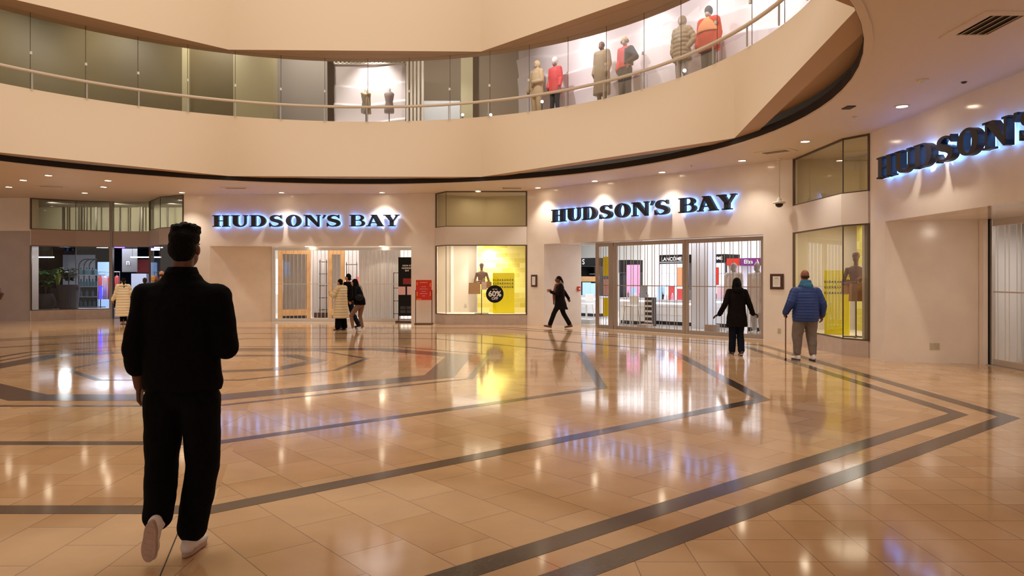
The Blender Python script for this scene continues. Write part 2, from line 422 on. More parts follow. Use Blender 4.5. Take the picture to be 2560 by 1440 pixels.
# upper balustrade floor, upper fascia, soffit and ceiling
ZH = 8.08
g = MB(); g.band(circ(24, 96), circ(RR+.12, 96), 5.95, 6.08); struct(g.build('floor_upper', 'light_grey'), 'upper gallery floor')
fascia(ZH, 11.2, 'wall_atrium_upper', 'smooth white header above the upper gallery')
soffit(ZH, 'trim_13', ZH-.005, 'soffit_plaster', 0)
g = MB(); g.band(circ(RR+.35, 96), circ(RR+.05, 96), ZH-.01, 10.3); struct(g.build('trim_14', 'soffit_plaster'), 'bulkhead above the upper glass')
g = MB(); g.band(circ(24, 96), circ(RR+.3, 96), 10.2, 10.3); struct(g.build('ceiling_upper', 'ceiling_paint'), 'upper gallery ceiling')

# ------------------------------------------------------------------ facades
F1 = Frame((-11.1, 24.95), (-2.53, 24.6)); F2 = Frame((.47, 23.9), (6.63, 17.35)); F3 = Frame((6.9, 14.25), (6.8, 3.0))
ZO = 2.59
def slab(mb, p, q, z0, z1, th):          # wall between two plan points, thickness to the left (inwards)
    p, q = Vector(p[:2]), Vector(q[:2]); t = (q-p).normalized(); n = Vector((-t.y, t.x))
    mb.prism([p, q, q+n*th, p+n*th], z0, z1)
def facade(fr, u0, ua, ub, u1, name, label, th=.35):
    g = MB()
    if ua > u0: slab(g, fr.p(u0), fr.p(ua), 0, ZC, th)
    slab(g, fr.p(ua), fr.p(ub), ZO, ZC, th)
    slab(g, fr.p(ub), fr.p(u1), 0, ZC, th)
    return struct(g.build(name, 'marble'), label)
a1, b1 = F1.u(525), F1.u(1028); a2, b2 = F2.u(1360), F2.u(1908); a3 = F3.u(2213)
facade(F1, 0, a1, b1, F1.L, 'wall_back', 'polished cream stone facade under the left sign')
facade(F2, 0, a2, b2, F2.L, 'wall_back_right', 'polished cream stone facade under the middle sign')
facade(F3, 0, a3, 6.9, 24, 'wall_right', 'polished cream stone facade under the right sign')
def wseg(name, label, p, q, z1=ZC, m='marble_recess', th=.12, z0=0):
    g = MB(); slab(g, p, q, z0, z1, th); return struct(g.build(name, m), label)
# recess reveals and soffits
r1 = F1.p(F1.u(680, .9), .9); wseg('wall_recess_left', 'plain cream wall inside the left entrance', F1.p(a1), r1, ZO+.3)
r2 = F2.p(F2.u(1453, 1.45), 1.45); wseg('wall_recess_middle', 'pale wall inside the middle entrance', F2.p(a2), r2, ZO+.3, 'marble_recess')
r3 = Vector((8.45, 13.25, 0)); wseg('wall_recess_right', 'cream stone wall inside the right entrance', F3.p(a3), r3, ZO+.3)
g = MB(); slab(g, F1.p(a1-.2, .34), F1.p(b1+.3, .34), ZO+.001, ZO+.06, .75); slab(g, F2.p(a2-.2, .34), F2.p(b2+.2, .34), ZO+.001, ZO+.06, 1.5); slab(g, F3.p(a3-.3, .34), F3.p(7.2, .34), ZO+.001, ZO+.06, 1.6)
struct(g.build('trim_15', 'marble_recess'), 'soffits of the three entrances')
# shop shells
def shell(fr, ua, ub, v0, v1, z1, tagn, mback='white', mfloor='shop_floor', uc=None, ud=None):
    uc = ua if uc is None else uc; ud = ub if ud is None else ud
    g = MB(); g.prism([fr.p(ua, v0), fr.p(ub, v0), fr.p(ud, v1), fr.p(uc, v1)], 0, .004); struct(g.build('floor_'+tagn, mfloor), 'pale shop floor')
    g = MB(); g.prism([fr.p(ua, v0), fr.p(ub, v0), fr.p(ud, v1), fr.p(uc, v1)], z1, z1+.08); struct(g.build('ceiling_'+tagn, 'white'), 'white shop ceiling')
    for s, p, q in (('back', (uc, v1), (ud, v1)), ('side', (ud, v1), (ub, v0)), ('near', (ua, v0), (uc, v1))):
        g = MB(); slab(g, fr.p(*p), fr.p(*q), 0, z1, .1); struct(g.build('wall_%s_%s' % (tagn, s), mback), 'shop wall')
shell(F1, F1.u(680, .95)-.05, b1+1.2, .97, 7.0, 3.3, 'left_shop', uc=F1.u(665, 7))
shell(F2, F2.u(1453, 1.45)-.1, b2+1.6, 1.5, 11.0, 3.6, 'middle_shop', uc=F2.u(1435, 11), ud=4.2)
g = MB(); g.prism([(8.7, 6.0), (8.7, 13.6), (13, 13.6), (13, 6.0)], 3.2, 3.28); struct(g.build('ceiling_right_shop', 'white'))
g = MB(); g.b2(13, 6, 0, 13.1, 13.6, 3.2); g.b2(8.75, 13.6, 0, 13, 13.7, 3.2); struct(g.build('wall_right_shop', 'white'))
# thresholds: bright stainless strips
g = MB(); slab(g, F1.p(F1.u(680, .78), .78), F1.p(b1+.2, .78), 0, .012, .2); slab(g, F2.p(F2.u(1488, .4), .4), F2.p(b2+.02, .4), 0, .012, .2); slab(g, Vector((8.42, 13.2)), Vector((8.42, 6.5)), 0, .012, .2)
struct(g.build('trim_16', 'steel'), 'bright metal thresholds')
# far left wall, recessed lower part, left bay backing
WL = Frame((-30, 26.2), (-16.95, 26.0))
g = MB(); slab(g, WL.p(-3), WL.p(WL.L), 2.62+.55, ZC, .4); slab(g, WL.p(WL.L-.02), WL.p(WL.L+.01), 0, ZC, .4); struct(g.build('wall_far_left', 'marble'), 'cream header of the far left facade')
g = MB(); slab(g, WL.p(-3, .06), WL.p(WL.L, .06), 0, 3.17, .3); struct(g.build('wall_far_left_lower', 'marble_mauve'), 'mauve polished stone wall at the far left')
# ------------------------------------------------------------------ window bays
def bay(idx, pts, zp, zb0, zb1, mband, label, plinth='plinth_stone', depth=1.6, backs=(), floor_poly=None, glass='glass'):
    """pts: plan polyline left to right of the glass line"""
    root = thing('window_%d' % idx, label, 'shop window'); root['kind'] = 'structure'
    def out(p, d):                       # polyline offset towards the hall by d
        P = [Vector(q) for q in p]; res = []
        for i in range(len(P)):
            ns = []
            if i: t = (P[i]-P[i-1]).normalized(); ns.append(Vector((t.y, -t.x)))
            if i < len(P)-1: t = (P[i+1]-P[i]).normalized(); ns.append(Vector((t.y, -t.x)))
            m_ = sum(ns, Vector((0, 0))); m_ = m_/(1+ns[0].dot(ns[-1])) if len(ns) > 1 else m_
            res.append(P[i]+m_*d)
        return res
    o, i_ = out(pts, .03), out(pts, -.12)
    g = MB(); g.band(o, i_, 0, zp, closed=False); g.build('plinth', plinth, root)
    g = MB(); g.band(out(pts, .04), i_, zb0, zb1, closed=False); g.build('band', mband, root)
    for nm, z0, z1, gm in (('lower_pane', zp+.02, zb0-.02, glass), ('upper_pane', zb1+.02, ZC-.03, 'glass_transom')):
        for k in range(len(pts)-1):
            a, b_ = Vector(pts[k]), Vector(pts[k+1]); g = MB(); g.quad((a.x, a.y, z0), (b_.x, b_.y, z0), (b_.x, b_.y, z1), (a.x, a.y, z1)); g.build(nm, gm, root, fix=False)
    g = MB()
    for z in (zp+.01, zb0-.015, zb1+.012, ZC-.02): g.band(out(pts, .02), out(pts, -.03), z-.015, z+.015, closed=False)
    for k, p in enumerate(pts):
        wd = .05 if k in (0, len(pts)-1) else .018
        for z0, z1 in ((zp, zb0), (zb1, ZC)): g.box((p[0], p[1], (z0+z1)/2), (wd, wd, z1-z0))
    g.build('frame', 'frame_bronze', root)
    return root
# bay between left and middle facade
pA = [tuple(F1.p(F1.L)[:2]), (-2.14, 23.95), (.47, 23.9)]
bay(1, pA, .32, 2.59, 3.18, 'bay_band', 'display window with yellow clearance panel between the two facades')
g = MB(); g.prism([pA[0], pA[1], pA[2], (1.0, 24.1), (1.0, 26.3), (-2.9, 26.3), (-2.9, 24.7)], 0, .33); struct(g.build('floor_display_middle', 'bay_wall'), 'raised window floor')
g = MB(); g.prism([pA[0], pA[1], pA[2], (1.0, 24.1), (1.0, 26.3), (-2.9, 26.3), (-2.9, 24.7)], 2.75, 2.85); struct(g.build('ceiling_display_middle', 'bay_wall'))
g = MB(); slab(g, (-2.62, 25.6), (.75, 25.6), .33, 2.75, .1); slab(g, (-2.55, 24.7), (-2.62, 25.7), .33, 2.75, .1); slab(g, (.75, 25.7), (.52, 24.2), .33, 2.75, .1); struct(g.build('wall_display_middle', 'bay_wall'))
g = MB(); slab(g, (-2.62, 25.0), (-.9, 25.6), 2.85, ZC, .1); slab(g, (-.9, 25.6), (.75, 25.2), 2.85, ZC, .1); struct(g.build('wall_transom_middle', 'box_wall'))
# bay between middle and right facade
pB = [tuple(F2.p(F2.L)[:2]), (6.62, 14.76), (6.9, 14.25)]
bay(2, pB, .32, 2.6, 3.22, 'bay_band', 'display window with a clearance board between middle and right facade')
fpB = [pB[0], pB[1], pB[2], (9.3, 14.25), (9.3, 17.6), (6.8, 17.5)]
g = MB(); g.prism(fpB, 0, .33); struct(g.build('floor_display_right', 'bay_wall'))
g = MB(); g.prism(fpB, 2.75, 2.85); struct(g.build('ceiling_display_right', 'bay_wall'))
g = MB(); slab(g, (6.66, 17.5), (8.6, 17.2), .33, 2.75, .1); slab(g, (8.6, 17.2), (8.6, 14.5), .33, 2.75, .1); slab(g, (8.7, 14.55), (6.95, 14.55), .33, 2.75, -.1); struct(g.build('wall_display_right', 'bay_wall'))
g = MB(); slab(g, (6.66, 17.5), (8.0, 17.0), 2.85, ZC, .1); slab(g, (8.0, 17.0), (8.0, 14.4), 2.85, ZC, .1); struct(g.build('wall_transom_right', 'box_wall'))
# ------------------------------------------------------------------ recessed downlights and other ceiling fixtures
def downlight(px, py, label, energy=105, size=105, r=.085):
    p = fl(px, py, ZC-.001)
    t = thing('downlight', label, 'ceiling light', (p.x, p.y, ZC), 0, 'round recessed downlights in the lower ceiling')
    g = MB(); g.band(circ(r+.03, 24, 0, 0), circ(r, 24, 0, 0), -.014, 0); g.build('trim_ring', 'fixture_white', t)
    g = MB(); g.lathe([(r*.99, -.004), (r*.9, -.006), (.001, -.007)]); g.build('lens', 'lamp_glow', t)
    lamp('downlight_beam', 'SPOT', (p.x, p.y, ZC-.03), energy, (1, .9, .77), spot_size=math.radians(size), spot_blend=.7, shadow_soft_size=.07)
dl = [(22, 467, 'round downlight at the far left edge, nearest the wall'), (58, 450, 'round downlight, second from the left edge of the ceiling'), (121, 438, 'round downlight above the left shop window, nearest the black ceiling ring'),
      (212, 482, 'round downlight directly in front of the shop window with plants'), (259, 467, 'lower of two neighbouring downlights left of the left sign'), (270, 451, 'upper of two neighbouring downlights left of the left sign'),
      (455, 481, 'round downlight over the left end of the left facade'), (704, 481, 'round downlight over the third letter of the left sign'), (955, 481, 'round downlight over the last word of the left sign'),
      (1195, 477, 'round downlight in front of the middle display window'), (1345, 469, 'round downlight at the left end of the middle facade'), (1487, 452, 'round downlight over the start of the middle sign'),
      (1655, 430, 'round downlight over the middle of the middle sign'), (1855, 401, 'round downlight over the end of the middle sign'), (2013, 353, 'round downlight in front of the right display window'),
      (2255, 265, 'round downlight over the start of the right sign')]
for px, py, lb in dl: downlight(px, py, lb)
# more of the same row where the photograph does not reach, over the right facade
for y_ in (8.5, 5.8):
    t = thing('downlight', 'round downlight over the right facade, %s' % ('under the large air vent' if y_ > 8 else 'nearest the camera'), 'ceiling light', (6.3, y_, ZC), 0, 'round recessed downlights in the lower ceiling')
    g = MB(); g.lathe([(.115, 0), (.11, -.014), (.085, -.014), (.08, -.006), (.001, -.006)]); g.build('lens', 'lamp_glow', t)
    lamp('downlight_beam', 'SPOT', (6.3, y_, ZC-.03), 75, (1, .9, .77), spot_size=math.radians(95), spot_blend=.7, shadow_soft_size=.07)
def vent(px, py, L, W, rz, label, slots=4):
    p = fl(px, py, ZC-.001); t = thing('ceiling_vent', label, 'air vent', (p.x, p.y, ZC), rz, 'air vents in the lower ceiling')
    g = MB(); g.band([(-L/2-.12, -W/2-.12), (L/2+.12, -W/2-.12), (L/2+.12, W/2+.12), (-L/2-.12, W/2+.12)], [(-L/2, -W/2), (L/2, -W/2), (L/2, W/2), (-L/2, W/2)], -.012, 0); g.build('frame', 'ceiling_paint', t)
    g = MB(); g.box((0, 0, -.001), (L, W, .002)); g.build('opening', 'vent_dark', t)
    for k in range(slots):
        g = MB(); g.box((0, (k+.5)*W/slots-W/2, -.012), (L, W/slots*.42, .006), R=Matrix.Rotation(.5, 3, 'X')); g.build('blade', 'ceiling_paint', t)
vent(2472, 62, .62, .36, F3.a, 'large slatted air vent in the ceiling at the upper right', 4)
vent(1940, 379, .55, .25, F2.a, 'dark air vent over the right end of the middle facade', 3)
vent(1280, 470, .6, .25, 0, 'dark air vent in front of the middle display window', 3)
vent(590, 470, .6, .22, 0, 'dark air vent over the left facade', 3)
vent(128, 466, .6, .22, .3, 'dark air vent above the shop window with plants', 3)
def roundfix(px, py, label, cat, nm, r=.09, h=.05, m='fixture_white', grp=None):
    p = fl(px, py, ZC-.001); g = MB(); g.lathe([(r, 0), (r, -h*.3), (r*.75, -h*.5), (r*.6, -h), (.001, -h)]); o = g.build(nm, m, smooth=True); o.location = (p.x, p.y, ZC); return tag(o, label, cat, grp)
roundfix(2308, 200, 'white round smoke detector in the ceiling right of the balcony', 'smoke detector', 'smoke_detector', .075, .05)
roundfix(2137, 292, 'small white sprinkler head below the square ceiling hatch', 'sprinkler', 'sprinkler', .045, .06)
roundfix(2410, 205, 'small dark round sensor close to the right facade', 'sensor', 'ceiling_sensor', .04, .02, 'vent_dark')
roundfix(1728, 413, 'tiny sprinkler head over the middle sign', 'sprinkler', 'sprinkler', .03, .05)
roundfix(780, 484, 'tiny sprinkler head over the left sign', 'sprinkler', 'sprinkler', .03, .05)
p = fl(2122, 268, ZC-.001); g = MB(); g.box((0, 0, -.008), (.22, .14, .016)); o = g.build('ceiling_hatch', 'vent_dark', bevel=.004); o.location = (p.x, p.y, ZC); o.rotation_euler[2] = F3.a; tag(o, 'small brown square grille in the ceiling near the balcony corner', 'ceiling grille')
# dome camera on a pole
p = fl(1948, 397, ZC); t = thing('dome_camera', 'ceiling hung dome camera on a long pole at the right end of the middle facade', 'security camera', (p.x, p.y, ZC-.002))
zc = zz(508, p.y)-ZC
g = MB(); g.cyl((0, 0, 0), (0, 0, zc+.12), .018); g.lathe([(.06, 0), (.06, -.015), (.02, -.03)]); g.build('pole', 'fixture_white', t)
g = MB(); g.lathe([(.02, zc+.14), (.05, zc+.1), (.06, zc+.05), (.14, zc+.03), (.15, zc), (.12, zc-.01)]); g.build('housing', 'fixture_white', t, smooth=True)
g = MB(); g.lathe([(.09, zc-.01), (.08, zc-.06), (.045, zc-.09), (.001, zc-.1)]); g.build('dome', 'dark', t, smooth=True)
# ------------------------------------------------------------------ the three illuminated wall signs
SU = .001353
def ell(cx, cy, rx, ry, a0, a1, n=20): return [(cx+rx*math.cos(math.radians(a0+(a1-a0)*i/n)), cy+ry*math.sin(math.radians(a0+(a1-a0)*i/n))) for i in range(n+1)]
def rc(a, b_, c, d): return [(a, b_), (c, b_), (c, d), (a, d)]
def stroke(pts):
    """centre line with half widths -> polygon (Catmull-Rom smoothed)"""
    P = []
    for i in range(len(pts)-1):
        p0, p1, p2, p3 = pts[max(i-1, 0)], pts[i], pts[i+1], pts[min(i+2, len(pts)-1)]
        for k in range(5):
            t = k/5; P.append([.5*((2*p1[j])+(-p0[j]+p2[j])*t+(2*p0[j]-5*p1[j]+4*p2[j]-p3[j])*t*t+(-p0[j]+3*p1[j]-3*p2[j]+p3[j])*t**3) for j in range(3)])
    P.append(list(pts[-1])); return P
def glyph(ch):
    q = []; strips = []
    if ch == 'H': q = [rc(0, 0, 185, 22), rc(240, 0, 425, 22), rc(0, 263, 185, 285), rc(240, 263, 425, 285), rc(42, 0, 150, 285), rc(272, 0, 385, 285), rc(150, 135, 272, 157)]
    if ch == 'U':
        q = [rc(0, 263, 205, 285), rc(305, 263, 415, 285), rc(45, 110, 165, 285), rc(335, 110, 380, 285)]
        strips = [(ell(212, 110, 167, 116, 180, 360), ell(250, 112, 85, 88, 180, 360))]
    if ch == 'D':
        q = [rc(0, 263, 210, 285), rc(0, 0, 210, 22), rc(40, 0, 150, 285)]
        strips = [([(140, 285)]+ell(205, 142, 200, 143, 90, -90)+[(140, 0)], [(140, 263)]+ell(195, 142, 95, 121, 90, -90)+[(140, 22)])]
    if ch == 'S':
        P = stroke([(292, 218, 6), (262, 250, 17), (200, 270, 14), (120, 262, 22), (62, 222, 40), (70, 180, 44), (140, 152, 42), (220, 132, 44), (282, 98, 48), (282, 58, 42), (230, 22, 24), (160, 8, 13), (80, 16, 15), (35, 50, 14), (14, 90, 5)])
        L_, R_ = [], []
        for i, (x, y, wd) in enumerate(P):
            a = P[max(i-1, 0)]; b_ = P[min(i+1, len(P)-1)]; dx, dy = b_[0]-a[0], b_[1]-a[1]; l = math.hypot(dx, dy) or 1
            L_.append((x-dy/l*wd, y+dx/l*wd)); R_.append((x+dy/l*wd, y-dx/l*wd))
        strips = [(L_, R_)]; q = [[(285, 285), (305, 285), (308, 195), (290, 200), (262, 240)], [(0, -3), (22, -3), (45, 40), (16, 98), (0, 95)]]
    if ch == 'O': strips = [(ell(190, 142, 190, 150, 0, 360, 40), ell(192, 142, 76, 122, 0, 360, 40))]
    if ch == 'N': q = [rc(0, 0, 135, 22), rc(0, 263, 120, 285), rc(46, 10, 86, 275), rc(310, 263, 415, 285), rc(345, 0, 385, 275), [(40, 285), (175, 285), (385, 50), (385, -6), (338, -6), (60, 262)]]
    if ch == "'": q = [[(30, 285), (88, 285), (80, 262), (28, 198), (2, 198), (30, 255)]]
    if ch == 'B':
        q = [rc(0, 263, 150, 285), rc(0, 0, 150, 22), rc(40, 0, 145, 285)]
        strips = [([(135, 285)]+ell(245, 214, 115, 71, 90, -90)+[(135, 143)], [(135, 265)]+ell(215, 212, 65, 53, 90, -90)+[(135, 159)]), ([(135, 158)]+ell(250, 79, 135, 79, 90, -90)+[(135, 0)], [(135, 140)]+ell(225, 81, 78, 59, 90, -90)+[(135, 22)])]
    if ch == 'A': q = [[(130, 285), (262, 285), (425, 10), (285, 10)], rc(255, 0, 440, 22), [(150, 270), (200, 270), (88, 10), (38, 10)], rc(0, 0, 115, 22), rc(100, 80, 330, 102), rc(115, 263, 200, 285)]
    if ch == 'Y': q = [rc(0, 263, 185, 285), rc(285, 263, 400, 285), [(30, 275), (165, 275), (262, 140), (262, 95), (162, 95), (162, 130)], [(322, 275), (375, 275), (258, 118), (232, 128)], rc(162, 0, 258, 132), rc(118, 0, 305, 22)]
    return q, strips
def letter(ch, x0, root):
    q, strips = glyph(ch)
    for nm, m, y0, y1 in (('letter', 'sign_black', -.19, -.075), ('letter_light', 'sign_glow', -.075, -.06)):
        g = MB()
        for p in q: g.xz([((x0+a)*SU, b_*SU) for a, b_ in p], y0, y1)
        for A, B in strips:
            for i in range(len(A)-1): g.xz([((x0+c_[0])*SU, c_[1]*SU) for c_ in (A[i], A[i+1], B[i+1], B[i])], y0, y1)
        bmesh.ops.remove_doubles(g.b, verts=g.b.verts[:], dist=.0003)
        if nm == 'letter': par = g.build(nm, m, root)
        else: g.build(nm, m, par)
def wall_sign(fr, u, z, label, size=1):
    p = fr.p(u, 0, z); t = thing('wall_sign', label, 'sign', p, fr.a, 'illuminated department store signs over the entrances')
    for ch, x in zip("HUDSON'SBAY", (0, 465, 935, 1425, 1840, 2285, 2750, 2860, 3425, 3840, 4260)): letter(ch, x, t)
    return t
wall_sign(F1, F1.u(537), 3.23, 'black raised letters with blue white halo on the left facade')
wall_sign(F2, F2.u(1388), 3.24, 'black raised letters with blue white halo on the middle facade')
wall_sign(F3, F3.u(2217), 3.36, 'black raised letters with blue halo on the right facade, cut by the frame')
mat('grille_bronze', (168, 150, 136), .35, .55)
lamp('recess_beam', 'SPOT', (7.7, 10.3, 2.58), 75, (1, .86, .7), rot=(math.radians(25), 0, 0), spot_size=2.5, spot_blend=.8, shadow_soft_size=.08)  # added lamp and disc outside the view, brighten the recess wall
g = MB(); g.cyl((7.7, 10.3, 2.583), (7.7, 10.3, 2.59), .08, n=20); tag(g.build('recess_light', 'lamp_glow'), 'small added light in the soffit of the right entrance, out of view', 'ceiling light')
# ------------------------------------------------------------------ folding security grilles
def grille(fr, u0, u1, v, label, step=.14, post0=.05, post1=.05, top=.11, bot=.09, zmid=1.3, m='alu_bar', r=.009, pair=False, posts=()):
    o = fr.p(u0, v, 0); t = thing('security_grille', label, 'security gate', o, fr.a, 'folding security grilles across the shop entrances'); Lg = u1-u0; z1 = ZO-.01
    g = MB(); g.b2(0, -.025, z1-top, Lg, .025, z1); g.build('top_rail', m, t)
    g = MB(); g.b2(0, -.02, .015, Lg, .02, .015+bot); g.build('bottom_rail', m, t)
    g = MB(); g.b2(0, -.008, zmid-.012, Lg, .008, zmid+.012); g.build('middle_rail', m, t)
    for x, wd in ((0, post0), (Lg-post1, post1)): g = MB(); g.b2(x, -.03, .01, x+wd, .03, z1); g.build('post', m, t, bevel=.004)
    x = post0+step*.7; k = 0
    while x < Lg-post1-.03:
        g = MB(); g.cyl((x, 0, .1), (x, 0, z1-.08), r, n=6); g.build('bar', m, t); k += 1
        x += step*(1.3 if (pair and k % 2) else (.7 if pair else 1))
    return t
grille(F1, F1.u(680, .9), F1.u(1036, .9), .9, 'wide folding metal grille closing the left entrance', .138, .12, .05)
grille(F2, F2.u(1490, .55), F2.u(1534, .55), .55, 'narrow framed grille panel at the left of the middle entrance', .1, .12, .16, m='grille_bronze')
grille(F2, F2.u(1536, .55), F2.u(1714, .55), .55, 'folding grille left of the centre post in the middle entrance', .125, .11, .09, pair=True, m='grille_bronze')
grille(F2, F2.u(1714.5, .55), F2.u(1908, .55), .55, 'folding grille right of the centre post, behind the woman in the dark coat', .125, .09, .05, pair=True, m='grille_bronze')
FG = Frame((8.52, 13.15), (8.52, 6.0))
grille(FG, 0, 6.2, 0, 'folding grille across the entrance at the right edge', .15, .1, .08, top=.12, bot=.1, m='steel', pair=True)
g = MB(); slab(g, (9.4, 13.5), (9.4, 6.2), .0, ZO, .05); struct(g.build('wall_right_shop_curtain', 'curtain_white'), 'white curtain wall behind the right grille')
for y_ in (12.3, 10.0, 8.0): lamp('shop_light', 'SPOT', (8.85, y_, 2.9), 60, (1, .93, .88), rot=(0, math.radians(-12), 0), spot_size=2.4, spot_blend=.8, shadow_soft_size=.1)
# ------------------------------------------------------------------ wall fittings
def plate(fr, px, py, w_, h_, label, nm='wall_outlet', v=0, slots=1):
    u = fr.u(px, v); z = fr.z(px, py, v); t = thing(nm, label, 'outlet', fr.p(u, v-.001, z), fr.a)
    g = MB(); g.box((0, -.006, 0), (w_, .012, h_)); g.build('cover_plate', 'plate_beige', t, bevel=.003)
    g = MB(); g.box((0, -.013, h_*.2), (w_*.4, .006, h_*.24)); g.box((0, -.013, -h_*.2), (w_*.4, .006, h_*.24)); g.build('socket', 'light_grey', t)
plate(F2, 1948, 827, .075, .115, 'beige wall socket low on the middle facade below the framed notice')
FR = Frame(tuple(F3.p(a3)[:2]), (8.45, 13.25))
plate(FR, 2330, 866, .075, .12, 'wall socket low in the right entrance, left one of the pair')
plate(FR, 2343, 866, .075, .12, 'blank wall plate low in the right entrance, right one of the pair', 'blank_plate')
plate(Frame((-2.62, 25.6), (.75, 25.6)), 1164, 763, .07, .12, 'small socket on the back wall of the middle display window')
def notice(fr, px, py, w_, h_, label):
    u = fr.u(px); z = fr.z(px, py); t = thing('framed_notice', label, 'notice', fr.p(u, -.001, z), fr.a)
    g = MB(); g.box((0, -.015, 0), (w_, .03, h_)); g.build('frame', 'wood_dark', t, bevel=.006)
    g = MB(); g.box((0, -.033, 0), (w_*.55, .006, h_*.68)); p_ = g.build('paper', 'white', t)
    g = MB()
    for k in range(9): g.box((0, -.037, h_*.26-k*h_*.06), (w_*(.3 if k < 2 else .44), .002, h_*(.02 if k < 2 else .008)))
    g.build('printed_lines', 'grey', p_)
notice(F2, 1336, 702, .26, .39, 'dark framed paper notice between display window and middle entrance')
notice(F2, 1943, 704, .34, .37, 'dark framed paper notice beside the man in the blue jacket')
def sticker(fr, px, py, w_, h_, v, nm, label, m='red_dark', m2='white', d=.012):
    t = thing(nm, label, 'sticker' if nm == 'sticker' else 'fire alarm', fr.p(fr.u(px, v), v-.03, fr.z(px, py, v)), fr.a)
    g = MB(); g.box((0, 0, 0), (w_, d, h_)); g.build('plate', m, t); g = MB(); g.box((0, -d/2-.002, 0), (w_*.5, .004, h_*.3)); g.build('mark', m2, t)
FM = Frame(tuple(F2.p(a2)[:2]), tuple(r2[:2])); sticker(FM, 1446, 722, .1, .15, 0, 'fire_alarm', 'small red fire alarm box on the pale wall by the open gap', 'red', 'white', .05)
# corner guard and worn edge at the right entrance
g = MB(); g.b2(8.38, 13.12, 0, 8.46, 13.24, ZO); struct(g.build('trim_17', 'marble_recess'), 'worn cream corner edge')
g = MB(); g.b2(8.46, 13.13, 0, 8.53, 13.3, ZO); struct(g.build('trim_18', 'black'), 'solid black strip standing for the shaded gap beside the right grille')  # closed strip, its black stands in for shade in the gap
# ------------------------------------------------------------------ stands in front of the left entrance
def poster_stand():
    Y = 24.8; t = thing('poster_stand', 'tall black poster stand beside the left entrance pier', 'poster stand', (xx(1016, Y+.3), Y+.35, 0), 0)
    g = MB(); g.box((0, 0, 1.22), (.56, .03, 2.0)); g.build('panel', 'black', t)
    g = MB(); g.box((0, 0, .03), (.72, .34, .05)); g.box((-.27, 0, .15), (.03, .03, .3)); g.build('base', 'wood_dark', t)
    for k, s_ in enumerate(('NOW AT', "HUDSON'S", 'BAY')): text(s_, .075, 'text_white', t, 'printed_word', (.02, -.018, 1.93-k*.085), bold=.002)
    g = MB(); g.box((.04, -.018, 1.4), (.32, .006, .2)); g.build('red_print', 'red_dark', t); 
    for x in (-.16, .14): g = MB(); g.box((x, -.018, 1.08), (.24, .006, .28)); g.build('picture', 'pink_soft', t)
    for x in (-.12, .1):
        for z in (.37, .5): g = MB(); g.box((x, -.018, z), (.19, .006, .1)); g.build('small_picture', 'charcoal', t)
poster_stand()
def sign_stand():
    Y = 24.15; x0, x1 = xx(1040, Y), xx(1079, Y); zt, zb = zz(700, Y), zz(750, Y); W = x1-x0
    t = thing('sign_stand', 'orange red notice board on a thin dark floor frame', 'sign stand', ((x0+x1)/2, Y, 0), 0)
    g = MB(); g.box((0, -.01, (zt+zb)/2), (W, .03, zt-zb)); p_ = g.build('board', 'red', t)
    for c_, s_ in (((0, -.028, zt-.08), (W*.5, .004, .03)), ((-W*.42, -.028, zt-.12), (.03, .004, .1)), ((W*.42, -.028, zt-.16), (.03, .004, .12)), ((-W*.42, -.028, zb+.2), (.03, .004, .14)), ((W*.42, -.028, zb+.2), (.03, .004, .14)), ((-W*.3, -.028, zb+.03), (.16, .004, .03))): g = MB(); g.box(c_, s_); g.build('border_mark', 'orange', p_)
    g = MB()
    for k in range(5): g.box((0, -.028, zt-.22-k*.075), (W*(.3, .5, .3, .48, .2)[k], .004, .012))
    g.build('printed_lines', 'pink_soft', p_)
    for s_ in (-1, 1): g = MB(); g.cyl((s_*W*.52, 0, .02), (s_*W*.52, 0, (zt+zb)/2), .012, n=8); g.build('leg', 'dark', t)
    g = MB(); g.box((0, 0, .02), (W*1.16, .3, .03)); g.build('base', 'wood_dark', t, bevel=.005)
sign_stand()
# ------------------------------------------------------------------ middle display window contents
def brick_panel_mat():
    m = bpy.data.materials.new('yellow_brick_paper'); m.use_nodes = True; nt = m.node_tree; b = nt.nodes['Principled BSDF']
    tc = nt.nodes.new('ShaderNodeTexCoord'); mp = nt.nodes.new('ShaderNodeMapping'); mp.inputs['Rotation'].default_value = (PI/2, 0, 0)
    t = nt.nodes.new('ShaderNodeTexBrick'); t.inputs['Scale'].default_value = 1; t.inputs['Brick Width'].default_value = .42; t.inputs['Row Height'].default_value = .17; t.inputs['Mortar Size'].default_value = .006
    t.inputs['Color1'].default_value = (*lin((240, 232, 150)), 1); t.inputs['Color2'].default_value = (*lin((212, 198, 62)), 1); t.inputs['Mortar'].default_value = (*lin((232, 226, 170)), 1)
    nt.links.new(tc.outputs['Object'], mp.inputs[0]); nt.links.new(mp.outputs[0], t.inputs['Vector']); nt.links.new(t.outputs['Color'], b.inputs['Base Color']); b.inputs['Roughness'].default_value = .7; M['brick_yellow'] = m
brick_panel_mat()
def backdrop(x0, x1, y, z0, z1, rz, label):
    t = thing('backdrop_panel', label, 'backdrop', ((x0+x1)/2, y, z0), rz)
    g = MB(); g.b2(-(x1-x0)/2, -.03, 0, (x1-x0)/2, .03, z1-z0); g.build('printed_face', 'brick_yellow', t)
    g = MB(); g.b2(-(x1-x0)/2-.03, -.035, 0, -(x1-x0)/2, .05, z1-z0); g.build('edge_strip', 'light_grey', t)
Yb = 25.3; backdrop(xx(1194, Yb), xx(1316, Yb)-.04, Yb, .33, 2.74, 0, 'yellow brick patterned backdrop in the middle display window')
